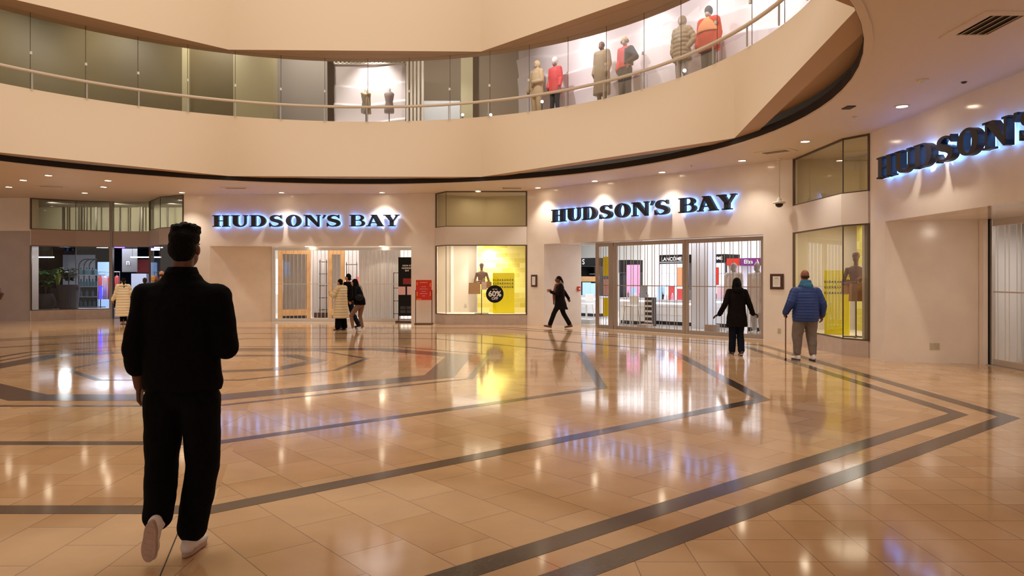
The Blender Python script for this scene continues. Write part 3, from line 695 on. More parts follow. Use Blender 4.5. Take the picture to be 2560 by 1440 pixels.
def clearance_board(x, y, z0, h_, w_, rz, label, lean=0):
    t = thing('clearance_board', label, 'clearance sign', (x, y, z0), rz)
    if lean: t.rotation_euler[0] = lean
    g = MB(); g.b2(-w_/2, -.02, .0, w_/2, .02, h_); g.build('board', 'yellow', t)
    g = MB(); g.prism([(-w_*.3, .02), (-w_*.25, .02), (-w_*.25, .22), (-w_*.3, .22)], 0, h_*.35); g.prism([(w_*.25, .02), (w_*.3, .02), (w_*.3, .22), (w_*.25, .22)], 0, h_*.35); g.build('foot', 'yellow', t)
    for k in range(3): text('C L E A R A N C E', w_*.12, 'text_dark', t, 'printed_word', (-.02, -.026, h_*(.82-.087*k)), bold=.0015)
    return t
Yc = 24.75; clearance_board((xx(1232, Yc)+xx(1286, Yc))/2, Yc, .33, zz(682, Yc)-.33, xx(1286, Yc)-xx(1232, Yc), 0, 'yellow CLEARANCE board standing in the middle display window')
Yd = 23.88; t = thing('round_decal', 'round black decal reading UP TO 60% OFF on the window glass', 'sign', (xx(1237, Yd), Yd, zz(735, Yd)), 0)
g = MB(); g.cyl((0, -.004, 0), (0, -.001, 0), .285, n=48); g.build('disc', 'black', t)
text('60%', .25, 'text_white', t, 'printed_number', (0, -.007, .0), ext=.001, bold=.008); text('OFF', .12, 'text_white', t, 'printed_word', (0, -.007, -.15), ext=.001, bold=.003); text('UP TO', .055, 'text_white', t, 'printed_word', (0, -.007, .15), ext=.001, bold=.001)
lamp('display_spot_beam', 'SPOT', (xx(1225, 24.7), 24.75, 2.68), 130, (1, .95, .86), rot=(math.radians(22), 0, 0), spot_size=math.radians(100), spot_blend=.6, shadow_soft_size=.04)
lamp('display_fill_beam', 'AREA', (-1.2, 24.7, 2.7), 40, (1, .93, .82), size=1.6, shape='RECTANGLE', size_y=.5)
# right display window contents
Yr = 15.75; clearance_board(xx(2090, Yr)+.02, Yr, .33, zz(676, Yr)-.33, .5, math.radians(-38), 'yellow CLEARANCE board leaning beside the man in blue')
g = thing('backdrop_panel', 'yellow brick patterned backdrop in the right display window', 'backdrop', (8.1, 15.8, .33), math.radians(-82))
m_ = MB(); m_.b2(-1.15, -.03, 0, 1.12, .03, 2.4); m_.build('printed_face', 'brick_yellow', g)
lamp('display_spot_beam', 'SPOT', (7.4, 15.4, 2.68), 75, (1, .95, .86), rot=(0, math.radians(-20), 0), spot_size=math.radians(110), spot_blend=.6, shadow_soft_size=.04)
lamp('display_fill_beam', 'AREA', (7.55, 15.9, 2.7), 20, (1, .93, .84), size=1.6)
lamp('transom_light', 'AREA', (-1.0, 24.6, 4.25), 8, WARM, size=1.2); lamp('transom_light', 'AREA', (7.3, 15.7, 4.25), 8, WARM, size=1)
def shopping_bag(x, y, z, w_, h_, d_, rz, m, label, hl=.16):
    t = thing('shopping_bag', label, 'shopping bag', (x, y, z), rz)
    g = MB(); v = [g.b.verts.new(p) for p in ((-w_/2, -d_/2, 0), (w_/2, -d_/2, 0), (w_/2, d_/2, 0), (-w_/2, d_/2, 0), (-w_*.46, -d_*.4, h_), (w_*.46, -d_*.4, h_), (w_*.46, d_*.4, h_), (-w_*.46, d_*.4, h_))]
    for f_ in ((0, 1, 2, 3), (0, 1, 5, 4), (1, 2, 6, 5), (2, 3, 7, 6), (3, 0, 4, 7)): g.b.faces.new([v[i] for i in f_])
    g.box((0, -d_*.46, h_*.52), (w_*.95, .003, .004)); g.build('paper_body', m, t, fix=True)
    for s_ in (-1, 1):
        g = MB(); g.tube([(-w_*.2, s_*d_*.4, h_-.02), (-w_*.17, s_*d_*.3, h_+hl*.7), (0, 0, h_+hl), (w_*.17, s_*d_*.3, h_+hl*.7), (w_*.2, s_*d_*.4, h_-.02)], .006, 6); g.build('handle', m, t)
    return t
# ------------------------------------------------------------------ upper gallery
UY = 26.0
def upanel(px0, px1, Y, z0, z1, m, nm, th=.1, label='wall panel of the upper gallery'):
    g = MB(); g.b2(xx(px0, Y), Y, z0, xx(px1, Y), Y+th, z1); return struct(g.build(nm, m), label)
upanel(-900, 585, 24.2, 6.08, 10.2, 'olive_wall', 'wall_upper_left', label='dim olive wall behind the upper glass')
upanel(583, 682, 24.0, 6.08, 10.2, 'olive_pale', 'wall_upper_pier', .5)
upanel(680, 817, 25.2, 6.08, 10.2, 'grey_wall', 'wall_upper_grey')
upanel(817, 1340, 27.6, 6.08, 10.2, 'beige_grey', 'wall_upper_middle')
upanel(455, 473, 24.1, 6.08, 10.2, 'olive_pale', 'wall_upper_column', .25)
upanel(1152, 1182, 26.6, 6.08, 10.2, 'olive_pale', 'wall_upper_column_right', .4)
def wave_wall(fr, u0, u1, v, z0, z1, label, nm, nu=70, nz=120):
    g = MB(); o = []
    for i in range(nu+1):
        u = u0+(u1-u0)*i/nu; col = []
        for k in range(nz+1):
            z = z0+(z1-z0)*k/nz; s_ = (z*1.55+.16*math.sin(u*1.1)+.1*math.sin(u*2.3+1)+.05*u)
            f_ = s_-math.floor(s_); d = .14*f_**1.6*(.6+.4*math.sin(u*.9+math.floor(s_)*1.7)) if f_ < .9 else .14*(.6+.4*math.sin(u*.9+math.floor(s_)*1.7))*(1-f_)/.1*.85
            p = fr.p(u, v-d, z); col.append(g.b.verts.new(p))
        o.append(col)
    for i in range(nu):
        for k in range(nz): g.b.faces.new((o[i][k], o[i+1][k], o[i+1][k+1], o[i][k+1]))
    return struct(g.build(nm, 'lilac_wall', smooth=True), label)
v_ = 1.25
wave_wall(F2, F2.u(1297, v_), F2.u(1297, v_)+11.5, v_, 6.4, 10.2, 'white rippled display wall of the upper gallery', 'wall_ripple_right', 110)
FU = Frame((-8, 25.9), (0, 25.9)); wave_wall(FU, FU.u(836), FU.u(1014), 0, 6.4, 9.0, 'white rippled display wall behind the dress forms', 'wall_ripple_left', 50)
g = MB(); a_, b_ = xx(836, 25.8), xx(1016, 25.8); g.b2(a_, 25.75, 8.98, b_, 25.9, 9.02); g.b2(a_, 25.75, 9.2, b_, 25.9, 9.24)
for k in range(18): x = a_+(b_-a_)*k/17; g.b2(x-.04, 25.75, 9.0, x+.04, 25.9, 9.22)
struct(g.build('trim_19', 'bay_band'), 'lattice strip over the dress forms')
for k, px in enumerate((1019, 1029, 1038, 1047, 1057)):
    g = MB(); x = xx(px, 25.7); g.b2(x-.035, 25.6, 6.4, x+.035, 25.75, 9.3); struct(g.build('trim_%d' % (20+k), 'bay_band'), 'upright white slat of the upper screen')
g = MB(); g.b2(xx(1060, 26), 26, 6.3, xx(1150, 26), 26.1, 7.75); struct(g.build('trim_25', 'cool_white'), 'low white panel of the upper gallery')
g = MB(); pf = [F2.p(F2.u(1290, .1), .1), F2.p(F2.u(1290, .1)+11, .1), F2.p(F2.u(1290, .1)+11, 1.3), F2.p(F2.u(1290, .1), 1.3)]; g.prism(pf, 6.08, 6.66); g.b2(xx(834, 25), 24.6, 6.08, xx(1016, 25), 25.9, 6.5); struct(g.build('trim_26', 'white'), 'display platforms of the upper gallery')
# upper lighting
for px, Y, z, e in ((932, 25.2, 9.6, 300), (1120, 25, 9.6, 150)): lamp('gallery_spot', 'SPOT', (xx(px, Y), Y-.4, z), e, (1, .93, .88), rot=(math.radians(25), 0, 0), spot_size=math.radians(85), spot_blend=.8, shadow_soft_size=.05)
for px, e in ((1545, 190), (1700, 90), (1845, 190), (1385, 90)):
    p = F2.p(F2.u(px, -.6), -.6, 10.0); lamp('gallery_spot', 'SPOT', p, e, (1, .93, .92), rot=(math.radians(50), 0, F2.a), spot_size=math.radians(48), spot_blend=.9, shadow_soft_size=.05)
for px in (1290, 1400, 1560, 1760, 1900): p = F2.p(F2.u(px, -1.4), -1.4, 10.1); lamp('gallery_fill', 'SPOT', p, 330, (1, .92, .93), rot=(math.radians(60), 0, F2.a), spot_size=math.radians(88), spot_blend=1, shadow_soft_size=.1)
for x_, y_, e_ in ((-17, 21.5, 260), (-13.5, 21.8, 260), (-10, 22.3, 260), (-6.8, 22.9, 230), (-2, 23.4, 200)): lamp('gallery_fill', 'SPOT', (x_, y_, 9.95), e_, (1, .88, .74), rot=(math.radians(58), 0, 0), spot_size=math.radians(110), spot_blend=1, shadow_soft_size=.1)
# upper glass balustrade
t = thing('glass_balustrade', 'curved glass balustrade with pale handrail along the upper gallery', 'balustrade', (CX, CY, 0), 0); t['kind'] = 'structure'
def pc(R, a): return (R*math.cos(math.radians(a)), R*math.sin(math.radians(a)))
st = 7.72; A0 = 105.5
for k in range(-22, 10):
    a = A0+st*k
    p, q = pc(RR-.01, a), pc(RR-.01, a+st); m1 = pc(RR-.01, a+st/2)
    g = MB(); g.quad((*p, 6.1), (*m1, 6.1), (*m1, 8.07), (*p, 8.07)); g.quad((*m1, 6.1), (*q, 6.1), (*q, 8.07), (*m1, 8.07)); g.build('pane', 'glass_rail', t, fix=False)
    g = MB(); g.cyl((*p, 6.1), (*p, 8.07), .007, n=6); g.build('joint', 'frame_bronze', t)
    g = MB(); e = pc(RR-.05, a); g.cyl((*e, 7.03), (*e, 7.1), .03, n=10); g.build('clip', 'lamp_soft' if 'lamp_soft' in M else 'white', t)
    g = MB(); e = pc(RR-.12, a); g.b2(e[0]-.015, e[1]-.015, 6.17, e[0]+.015, e[1]+.015, 6.58); g.build('rail_post', 'light_grey', t)
g = MB(); g.tube([(*pc(RR-.12, A0-st*22+i*2.5), 6.6) for i in range(100)], .042, 8); g.build('handrail', 'bay_wall', t, smooth=True)
def spot_fix(px, py, Y, label):
    tt = thing('display_spotlight', label, 'spotlight', (xx(px, Y), Y, 6.08), 0, 'small spotlights at the upper displays'); h_ = zz(py, Y)-6.08
    g = MB(); g.cyl((0, 0, 0), (0, 0, h_-.06), .012, n=8); g.build('stem', 'dark', tt)
    g = MB(); g.cyl((0, .04, h_), (0, -.05, h_), .045, n=16); g.build('head', 'dark', tt)
    g = MB(); g.cyl((0, -.05, h_), (0, -.056, h_), .042, n=16); g.build('lens', 'lamp_glow', tt)
spot_fix(1355, 255, 21.6, 'glaring spotlight in front of the first mannequin pair'); spot_fix(1710, 178, 17.4, 'glaring spotlight in front of the coral coat mannequin'); spot_fix(1227, 288, 22.7, 'small bright spotlight left of the mannequins'); spot_fix(1157, 288, 22.9, 'small spotlight right of the white slats')
# ------------------------------------------------------------------ middle shop interior (cosmetics hall)
for px, v_ in ((1500, 5), (1640, 4), (1780, 3.2), (1660, 8)): p = F2.p(F2.u(px, v_), v_, 3.55); lamp('shop_light', 'AREA', p, 190, COOL, size=5.5, rot=(0, 0, F2.a))
def at2(px, v): return F2.p(F2.u(px, v), v, 0)
def w2(px0, px1, v): return F2.u(px1, v)-F2.u(px0, v)
def z2(px, py, v): return F2.z(px, py, v)
class Unit:                      # a thing standing in frame fr between two image columns at depth v
    def __init__(s, fr, px0, px1, v, nm, label, cat, group=None):
        s.fr, s.v = fr, v; s.u0, s.u1 = fr.u(px0, v), fr.u(px1, v); s.W = s.u1-s.u0; s.pm = (px0+px1)/2
        s.t = thing(nm, label, cat, fr.p((s.u0+s.u1)/2, v, 0), fr.a, group)
    def z(s, py): return max(.005, s.fr.z(s.pm, py, s.v))
    def x(s, px): return s.fr.u(px, s.v)-(s.u0+s.u1)/2
    def part(s, nm, m, x0, x1, y0, y1, z0, z1, bevel=0, parent=None):
        g = MB(); g.b2(x0, y0, z0, x1, y1, z1); return g.build(nm, m, parent or s.t, bevel=bevel)
def booth(px0, px1, v, zs0, zs1, word, label, mband='black', mtext='text_white', wx=0, size=.2, back='soft_glow', d=.9):
    U = Unit(F2, px0, px1, v, 'brand_booth', label, 'brand display'); W = U.W/2
    U.part('sign_band', mband, -W, W, -.03, d, zs0, zs1)
    U.part('back_panel', back, -W+.06, W-.06, d-.05, d, .9, zs0-.02)
    for s_ in (-1, 1): U.part('side_post', 'dark' if mband == 'black' else 'white', s_*W-.04*(s_ > 0)-.0*(s_ < 0), s_*W+.04*(s_ < 0), 0, d, .0, zs0-.005)
    for z in (1.25, 1.65, 2.05): U.part('shelf', 'cool_white', -W+.08, W-.08, d-.4, d-.06, z, z+.025)
    if word: text(word, size, mtext, U.t, 'brand_lettering', (wx, -.036, (zs0+zs1)/2), bold=.003)
    return U
v1 = 5.0
def zpy(px, py, v): return F2.z(px, py, v)
booth(1634, 1722, v1, zpy(1680, 659, v1), zpy(1680, 637, v1), 'LANC\u00d4ME', 'black cosmetics booth with white lettering left of the centre grille post', wx=.05, size=.18, d=.35)
booth(1736, 1815, v1+.4, zpy(1775, 657, v1+.4), zpy(1775, 636, v1+.4), 'LANC\u00d4ME', 'black cosmetics booth right of the grille post with red poster inside', wx=.12, size=.16)
booth(1548, 1576, v1+1, zpy(1560, 682, v1+1), zpy(1560, 650, v1+1), '', 'small dark booth above the white counter')
booth(1450, 1489, v1+1, zpy(1470, 665, v1+1), zpy(1470, 645, v1+1), 'S', 'dark cosmetics booth seen through the open gap left of the grilles', wx=-.2, size=.3, back='wood_dark')
U = booth(1818, 1850, v1-.4, zpy(1830, 663, v1-.4), zpy(1830, 646, v1-.4), '', 'short red brand fascia behind the woman in the dark coat', mband='red')
U = booth(1851, 1925, v1-.6, zpy(1880, 664, v1-.6), zpy(1880, 645, v1-.6), 'Eliza  A', 'purple brand fascia beside the red one', mband='purple', size=.17, wx=-.1)
def block(px0, px1, v, py0, py1, d, m, nm, label, cat, grp=None, fr=F2, bevel=0, z0=None):
    W = fr.u(px1, v)-fr.u(px0, v); pm = (px0+px1)/2; za = max(0, fr.z(pm, py1, v)) if z0 is None else z0; zb = fr.z(pm, py0, v)
    g = MB(); g.b2(-W/2, 0, 0, W/2, d, zb-za); o = g.build(nm, m, bevel=bevel); o.location = fr.p((fr.u(px0, v)+fr.u(px1, v))/2, v, za); o.rotation_euler[2] = fr.a
    return tag(o, label, cat, grp)
def counter(px0, px1, v, py_top, label, kick=True, d=.7):
    U = Unit(F2, px0, px1, v, 'sales_counter', label, 'counter', 'white sales counters of the cosmetics hall'); W = U.W/2; zt = U.z(py_top)
    U.part('cabinet', 'white_gloss', -W, W, .03, d, .12, zt-.06); U.part('worktop', 'cool_white', -W-.02, W+.02, 0, d+.02, zt-.05, zt)
    U.part('light_strip', 'soft_glow', -W+.03, W-.03, .005, .03, zt-.11, zt-.065)
    if kick: U.part('kick_panel', 'dark', -W+.02, W-.02, .07, d-.05, 0.004, .12)
    n = max(1, int(U.W/.8))
    for k in range(n):
        for z in (.45, .72): U.part('drawer_front', 'white', -W+.04+k*U.W/n, -W+(k+1)*U.W/n-.04, .015, .03, z-.12, z+.1, .004)
    return U, zt
c1, zt1 = counter(1547, 1612, 2.6, 745, 'white counter behind the left part of the centre grilles', d=.5)
c2, zt2 = counter(1616, 1732, 3.2, 752, 'long white counter with dark kick in front of the brand booth')
c3, zt3 = counter(1768, 1830, 3.4, 748, 'white counter left of the woman in the dark coat')
c4, zt4 = counter(1865, 1912, 2.6, 746, 'white counter right of the woman in the dark coat')
c5, zt5 = counter(1448, 1492, 5.2, 741, 'lit white counter in the gap left of the grilles')
# columns, posters
block(1729, 1768, 2.5, 560, 826, .5, 'cool_white', 'square_column', 'pale square column behind the right grille', 'column', z0=.004)
block(1607, 1632, 4.4, 560, 800, .4, 'white', 'square_column', 'white column left of the brand booth', 'column', z0=.004)
block(1566, 1598, 5.5, 662, 724, .06, 'pink', 'poster', 'pink poster above the left counter', 'poster', z0=.004)
block(1692, 1704, 4.9, 668, 716, .04, 'orange_light', 'poster', 'orange portrait poster in the brand booth', 'poster')
block(1782, 1796, 5.2, 668, 712, .04, 'red', 'poster', 'narrow red poster in the right booth', 'poster')
block(1456, 1475, 4.9, 706, 738, .05, 'screen_blue', 'display_screen', 'blue screen on the counter in the gap, left one', 'screen')
block(1477, 1491, 4.9, 708, 738, .05, 'screen_blue', 'display_screen', 'blue screen on the counter in the gap, right one', 'screen')
block(1453, 1476, 5.1, 691, 704, .4, 'oak', 'display_shelf', 'orange lit wooden shelf above the blue screens', 'shelf')
for px0, px1, py0, py1, m, lb in ((1507, 1520, 642, 690, 'yellow', 'upper yellow clearance strip on the narrow grille panel'), (1507, 1520, 744, 790, 'yellow', 'lower yellow clearance strip on the narrow grille panel'), (1509, 1520, 698, 738, 'pink_soft', 'pale pink strip between the yellow ones on the narrow grille panel')):
    block(px0, px1, .68, py0, py1, .015, m, 'clearance_banner', lb, 'poster')
# floor pieces
block(1593, 1616, 1.7, 811, 824, .35, 'plinth_stone', 'low_plinth', 'low cream block behind the left of the centre grilles', 'plinth', z0=.004)
block(1762, 1783, 1.6, 812, 832, .35, 'plinth_stone', 'low_plinth', 'low cream block behind the grille near the woman in dark coat', 'plinth', z0=.004)
block(1451, 1474, 1.75, 799, 812, .35, 'light_grey', 'storage_box', 'grey box on the floor in the open gap', 'box', z0=.004)
def stool(px, v, label, h_=.62):
    pt = F2.p(F2.u(px, v), v, 0.004); t = thing('counter_stool', label, 'stool', pt, F2.a)
    g = MB(); g.box((0, 0, h_), (.36, .36, .05)); g.build('seat', 'white', t, bevel=.01)
    g = MB(); g.box((0, .16, h_+.2), (.36, .03, .26)); g.build('backrest', 'white', t, bevel=.01)
    for sx in (-1, 1):
        for sy in (-1, 1): g = MB(); g.cyl((sx*.2, sy*.2, 0), (sx*.14, sy*.14, h_), .015, n=8); g.build('leg', 'steel', t)
stool(1466, 2.6, 'white stool in the open gap left of the grilles')
stool(1578, 2.1, 'white stool in front of the left counter')
# polished metal stand, its reflections painted as white stripes
t = thing('ribbon_stand', 'shiny stand with reflections painted as white stripes at the end of the long counter', 'display stand', at2(1622, 2.3)+Vector((0, 0, .004)), F2.a)
g = MB(); g.b2(-.14, 0, 0, .14, .2, .9); g.build('body', 'charcoal', t)
for k in range(5): g = MB(); g.xz([(-.13, .12+k*.16), (.13, .02+k*.16+.1), (.13, .08+k*.16+.1), (-.13, .18+k*.16)], -.02, 0); g.build('glint_stripe', 'white', t)
# goods on the counters: each its own small thing
def bottle(loc, h_, r, m, cap, label, grp):
    t = thing('cosmetic_bottle', label, 'bottle', loc, 0, grp)
    g = MB(); g.lathe([(r, 0), (r, h_*.65), (r*.4, h_*.72), (r*.4, h_*.76)], n=12); g.build('bottle_body', m, t, smooth=False)
    g = MB(); g.lathe([(r*.5, h_*.76), (r*.5, h_)], n=12); g.build('cap', cap, t)
def frame_card(loc, w_, h_, m, label, grp, rz=0):
    t = thing('counter_card', label, 'display card', loc, rz, grp)
    g = MB(); g.b2(-w_/2, 0, 0, w_/2, .02, h_); g.build('card', m, t); g = MB(); g.b2(-w_/2, 0, 0, w_/2, .1, .012); g.build('foot', 'light_grey', t)
rnd = random.Random(3); ORD = ('first', 'second', 'third', 'fourth', 'fifth', 'sixth', 'seventh', 'eighth', 'ninth', 'tenth', 'eleventh', 'twelfth')
for cn, (U, zt, kinds, nm) in enumerate(((c1, zt1, 6, 'left white counter'), (c2, zt2, 12, 'long counter'), (c3, zt3, 6, 'counter left of the dark coat woman'), (c4, zt4, 3, 'counter right of the dark coat woman'), (c5, zt5, 3, 'counter in the gap'))):
    for k in range(kinds):
        x = -U.W/2+.12+(U.W-.24)*(k+.5)/kinds; u = (U.u0+U.u1)/2+x; loc = U.fr.p(u, U.v+.2+.25*rnd.random(), zt+.001)
        if k % 3 == 1: frame_card(loc, .2+.1*rnd.random(), .34+.14*rnd.random(), rnd.choice(('grey', 'pink_soft', 'dark', 'screen_blue', 'coral')), 'framed display card, %s item from left on the %s' % (ORD[k], nm), 'display cards on the '+nm, U.fr.a)
        else: bottle(loc, .16+.14*rnd.random(), .03+.025*rnd.random(), rnd.choice(('teal', 'dark', 'pink', 'white_gloss', 'grey')), rnd.choice(('dark', 'steel', 'white')), 'cosmetics bottle, %s item from left on the %s' % (ORD[k], nm), 'bottles on the '+nm)
# ------------------------------------------------------------------ left shop interior behind the left entrance
for u_, v_, e in ((3.8, 3.2, 150), (7.2, 3.2, 150)): lamp('shop_light', 'AREA', F1.p(u_, v_, 3.2), e, (1, .95, .9), size=3)
def oak_door(px0, px1, v, rz, label, wm='wood_dark'):
    U = Unit(F1, px0, px1, v, 'oak_door', label, 'door'); U.t.rotation_euler[2] += rz; W = U.W/2
    g = MB(); g.b2(-W, -.04, 0.004, -W+.16, .04, 2.58); g.build('left_stile', 'oak', U.t); g = MB(); g.b2(W-.16, -.04, .004, W, .04, 2.58); g.build('right_stile', 'oak', U.t)
    g = MB(); g.b2(-W+.16, -.04, 2.38, W-.16, .04, 2.58); g.build('top_rail', 'oak', U.t); g = MB(); g.b2(-W+.16, -.04, .13, W-.16, .04, .36); g.build('bottom_rail', 'oak', U.t)
    g = MB(); g.b2(-W+.16, -.03, .004, W-.16, .03, .13); g.build('kick_plate', 'dark', U.t)
    g = MB(); g.b2(-W+.16, -.005, .36, W-.16, .005, 2.38); g.build('glass_panel', wm, U.t); return U
oak_door(697, 776, 2.2, math.radians(28), 'oak framed glass panel at the left of the left entrance', 'glass_smoke')
oak_door(820, 862, 2.6, 0, 'oak door with dark glass strip behind the couple', 'glass_smoke')
block(779, 822, 3.4, 560, 800, .08, 'grey_wall', 'wall_screen', 'blue grey screen between the oak door and oak panel', 'screen', fr=F1, z0=.004)
block(690, 706, 3.8, 648, 735, .06, 'soft_glow', 'lit_panel', 'glowing white panel at the left end of the left entrance', 'light panel', fr=F1)
block(710, 722, 3.6, 655, 690, .05, 'screen_blue', 'lit_panel', 'pale blue lit panel beside the white one', 'light panel', fr=F1)
block(785, 838, 3.1, 782, 796, .18, 'wood_dark', 'low_bench', 'low dark wood bench behind the grille', 'bench', fr=F1, z0=.004)
for k in range(6):
    px = 897+k*17.5; W = F1.u(px+17, 1.5)-F1.u(px, 1.5)
    g = MB(); n = 8; P = [(W*i/n, .03*(1 if i % 2 else 0)) for i in range(n+1)]
    g.prism(P+[(W, .06), (0, .06)], 0, 2.5); o = g.build('curtain_panel', 'curtain_white'); o.location = F1.p(F1.u(px, 1.5), 1.5, .006); o.rotation_euler[2] = F1.a
    tag(o, 'white hanging curtain panel, %s from the left behind the left grille' % ORD[k], 'curtain', 'white curtain panels behind the left grille')
def rack(fr, px0, px1, v, h_, label, n=3, items=0, m='black', pieces=()):
    U = Unit(fr, px0, px1, v, 'display_rack', label, 'shelf rack'); W = U.W/2
    for x in (-W, W):
        g = MB(); g.tube([(x, 0, 0.004), (x, 0, h_)], .014, 6); g.build('upright', m, U.t)
    for k in range(n): U.part('shelf', m, -W, W, -.12, .14, .3+k*(h_-.4)/max(1, n-1), .32+k*(h_-.4)/max(1, n-1))
    return U
rack(F1, 800, 816, 3.0, 2.2, 'thin black rack between the oak door and oak panel', 5)
rack(F1, 866, 892, 3.0, 2.1, 'dark rack behind the man with dark hair', 4)
block(866, 896, 3.6, 560, 800, .08, 'grey_wall', 'wall_screen', 'grey screen behind the woman in leggings', 'screen', fr=F1, z0=.004)
block(890, 900, 3.56, 692, 712, .03, 'coral', 'poster', 'small red and white poster over the woman in leggings', 'poster', fr=F1)
U = Unit(F1, 984, 1000, 1.1, 'picture_frame_stand', 'thin black framed stand beside the black poster stand', 'display stand')
for a_, b_, c_, d_ in ((-.12, -.1, .1, 1.7), (.1, .12, .1, 1.7)): U.part('upright', 'black', a_, b_, -.01, .01, c_, d_)
for z in (.25, .7, 1.15, 1.68): U.part('rung', 'black', -.12, .12, -.01, .01, z, z+.02)
U.part('foot', 'black', -.2, .2, -.12, .12, .004, .03)
# ceiling lamps inside the left entrance
for px in (770, 955): 
    pt = F1.p(F1.u(px, .6), .6, ZO-.006); g = MB(); g.cyl((0, 0, 0), (0, 0, .006), .09, n=20); o = g.build('recess_light', 'lamp_glow'); o.location = pt; tag(o, 'small light in the soffit of the left entrance, %s' % ('left one' if px < 800 else 'right one'), 'ceiling light')
    lamp('recess_beam', 'SPOT', pt-Vector((0, 0, .02)), 18, WARM, spot_size=2.2, shadow_soft_size=.05)
# ------------------------------------------------------------------ far left shop with plants
FL = Frame((-16.95, 26.0), (-14.82, 27.25))
LP = [(-16.95, 26.0), (-15.9, 26.9), (-14.82, 27.25)]
bay(3, LP, .36, 2.66, 3.23, 'bay_band_left', 'tall shop window with plants at the left')
LQ = [(-13.3, 27.1), (-12.2, 25.6), (-11.12, 24.96)]
bay(4, LQ, .36, 2.66, 3.23, 'bay_band_left', 'narrow shop window beside the left facade, behind the man')
t = thing('shop_portal', 'steel framed shop entrance between the two left windows', 'doorway', (-14.06, 27.25, 0), 0); t['kind'] = 'structure'
g = MB(); g.b2(-.76, 0, 2.66, .78, .12, 3.23); g.build('header', 'bay_band_left', t)
for x in (-.74, .74): g = MB(); g.b2(x-.06, -.03, 0, x+.06, .1, ZC); g.build('post', 'steel_dark', t)
g = MB(); g.quad((-.7, .05, 3.24), (.7, .05, 3.24), (.7, .05, ZC), (-.7, .05, ZC)); g.build('upper_pane', 'glass_transom', t, fix=False)
LF = [(-16.85, 26.2), (-15.9, 27.0), (-14.8, 27.42), (-13.2, 27.42), (-11.9, 25.75), (-11.3, 25.5), (-11.3, 34), (-24, 34), (-18.0, 26.2)]
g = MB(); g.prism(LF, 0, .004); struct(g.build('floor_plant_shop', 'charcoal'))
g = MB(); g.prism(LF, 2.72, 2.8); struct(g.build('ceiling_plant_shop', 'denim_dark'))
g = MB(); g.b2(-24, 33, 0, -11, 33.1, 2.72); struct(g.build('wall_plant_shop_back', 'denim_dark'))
g = MB(); slab(g, (-17.15, 26.2), (-22.5, 33), 0, 2.72, -.1); struct(g.build('wall_plant_shop_left', 'grey_wall'))
g = MB(); g.b2(-11.3, 25.4, 0, -11.2, 33, ZC); struct(g.build('wall_plant_shop_right', 'grey_wall'))
g = MB(); g.b2(-22, 29.6, 2.8, -11.3, 29.7, ZC); struct(g.build('wall_plant_transom', 'olive_pale'))
for px in (158, 170, 198, 203, 218, 242, 300, 322, 350, 356, 420): g = MB(); g.b2(xx(px, 29.4)-.02, 29.35, 2.8, xx(px, 29.4)+.02, 29.4, ZC); struct(g.build('trim_%d' % (30+px), 'steel_dark'), 'upright strip behind the upper panes of the left shop')
for x_, y_, e_ in ((-17.2, 27.4, 85), (-15, 27.8, 85), (-12.9, 27.8, 85), (-12.0, 26.6, 40)): lamp('transom_light', 'SPOT', (x_, y_, 4.28), e_, (1, .96, .9), rot=(math.radians(62), 0, 0), spot_size=math.radians(120), spot_blend=1, shadow_soft_size=.06)
for px, py, Y, m, lb in ((256, 620, 29, 'cool_glow', 'bright white ceiling light in the plant shop, left'), (299, 620, 29, 'purple_glow', 'violet ceiling light in the plant shop'), (393, 621, 29, 'cool_glow', 'bright white ceiling light in the plant shop, right')):
    g = MB(); g.cyl((0, 0, 0), (0, 0, .02), .2, n=20); o = g.build('shop_ceiling_lamp', m); o.location = (xx(px, Y), Y, 2.69); tag(o, lb, 'ceiling light')
lamp('shop_light', 'AREA', (-15.5, 29, 2.65), 70, (.8, .85, 1), size=2); lamp('shop_light', 'AREA', (-13, 29.5, 2.65), 40, (.75, .7, 1), size=2); lamp('shop_light', 'POINT', (-16.6, 27.4, 2.3), 22, (.9, .95, 1), shadow_soft_size=.2)
FP = Frame((-20, 28.0), (-11.5, 28.0))
def tubel(px0, px1, py, Y, label):
    g = MB(); g.cyl((xx(px0, Y), Y, zz(py, Y)), (xx(px1, Y), Y, zz(py, Y)), .022, n=8); o = g.build('tube_light', 'cool_glow'); tag(o, label, 'tube light')
    for k, px in enumerate((px0+4, px1-4)):
        g = MB(); g.cyl((xx(px, Y), Y, zz(py, Y)), (xx(px, Y), Y, 2.72), .006, n=6); g.build('suspension_wire', 'dark', o)
tubel(88, 135, 643, 28.5, 'thin white tube light over the plants'); tubel(327, 402, 643, 29, 'thin white tube light over the entrance cabinet')
block(157, 237, 4.0, 637, 700, .05, 'cool_white', 'wall_panel', 'large pale panel behind the black arches', 'panel', fr=FP, z0=1.1)
block(305, 342, 1.0, 600, 680, .05, 'grey', 'hanging_sign_panel', 'grey hanging panel with a white letter above the long coat woman', 'sign', fr=FP)
o = thing('sign_letter', 'white letter n on the grey hanging panel', 'letter', (xx(318, 28.9), 28.96, zz(656, 28.9)), 0); text('n', .3, 'text_white', o, 'letter_face', (0, 0, 0), bold=.004)
block(328, 366, 3.0, 684, 790, .5, 'cool_white', 'tall_cabinet', 'white two door cabinet right of the long coat woman', 'cabinet', fr=FP, z0=.004)
block(341, 372, 4.0, 648, 682, .2, 'red_dark', 'wall_shelf', 'dark red wall shelf above the white cabinet', 'shelf', fr=FP)
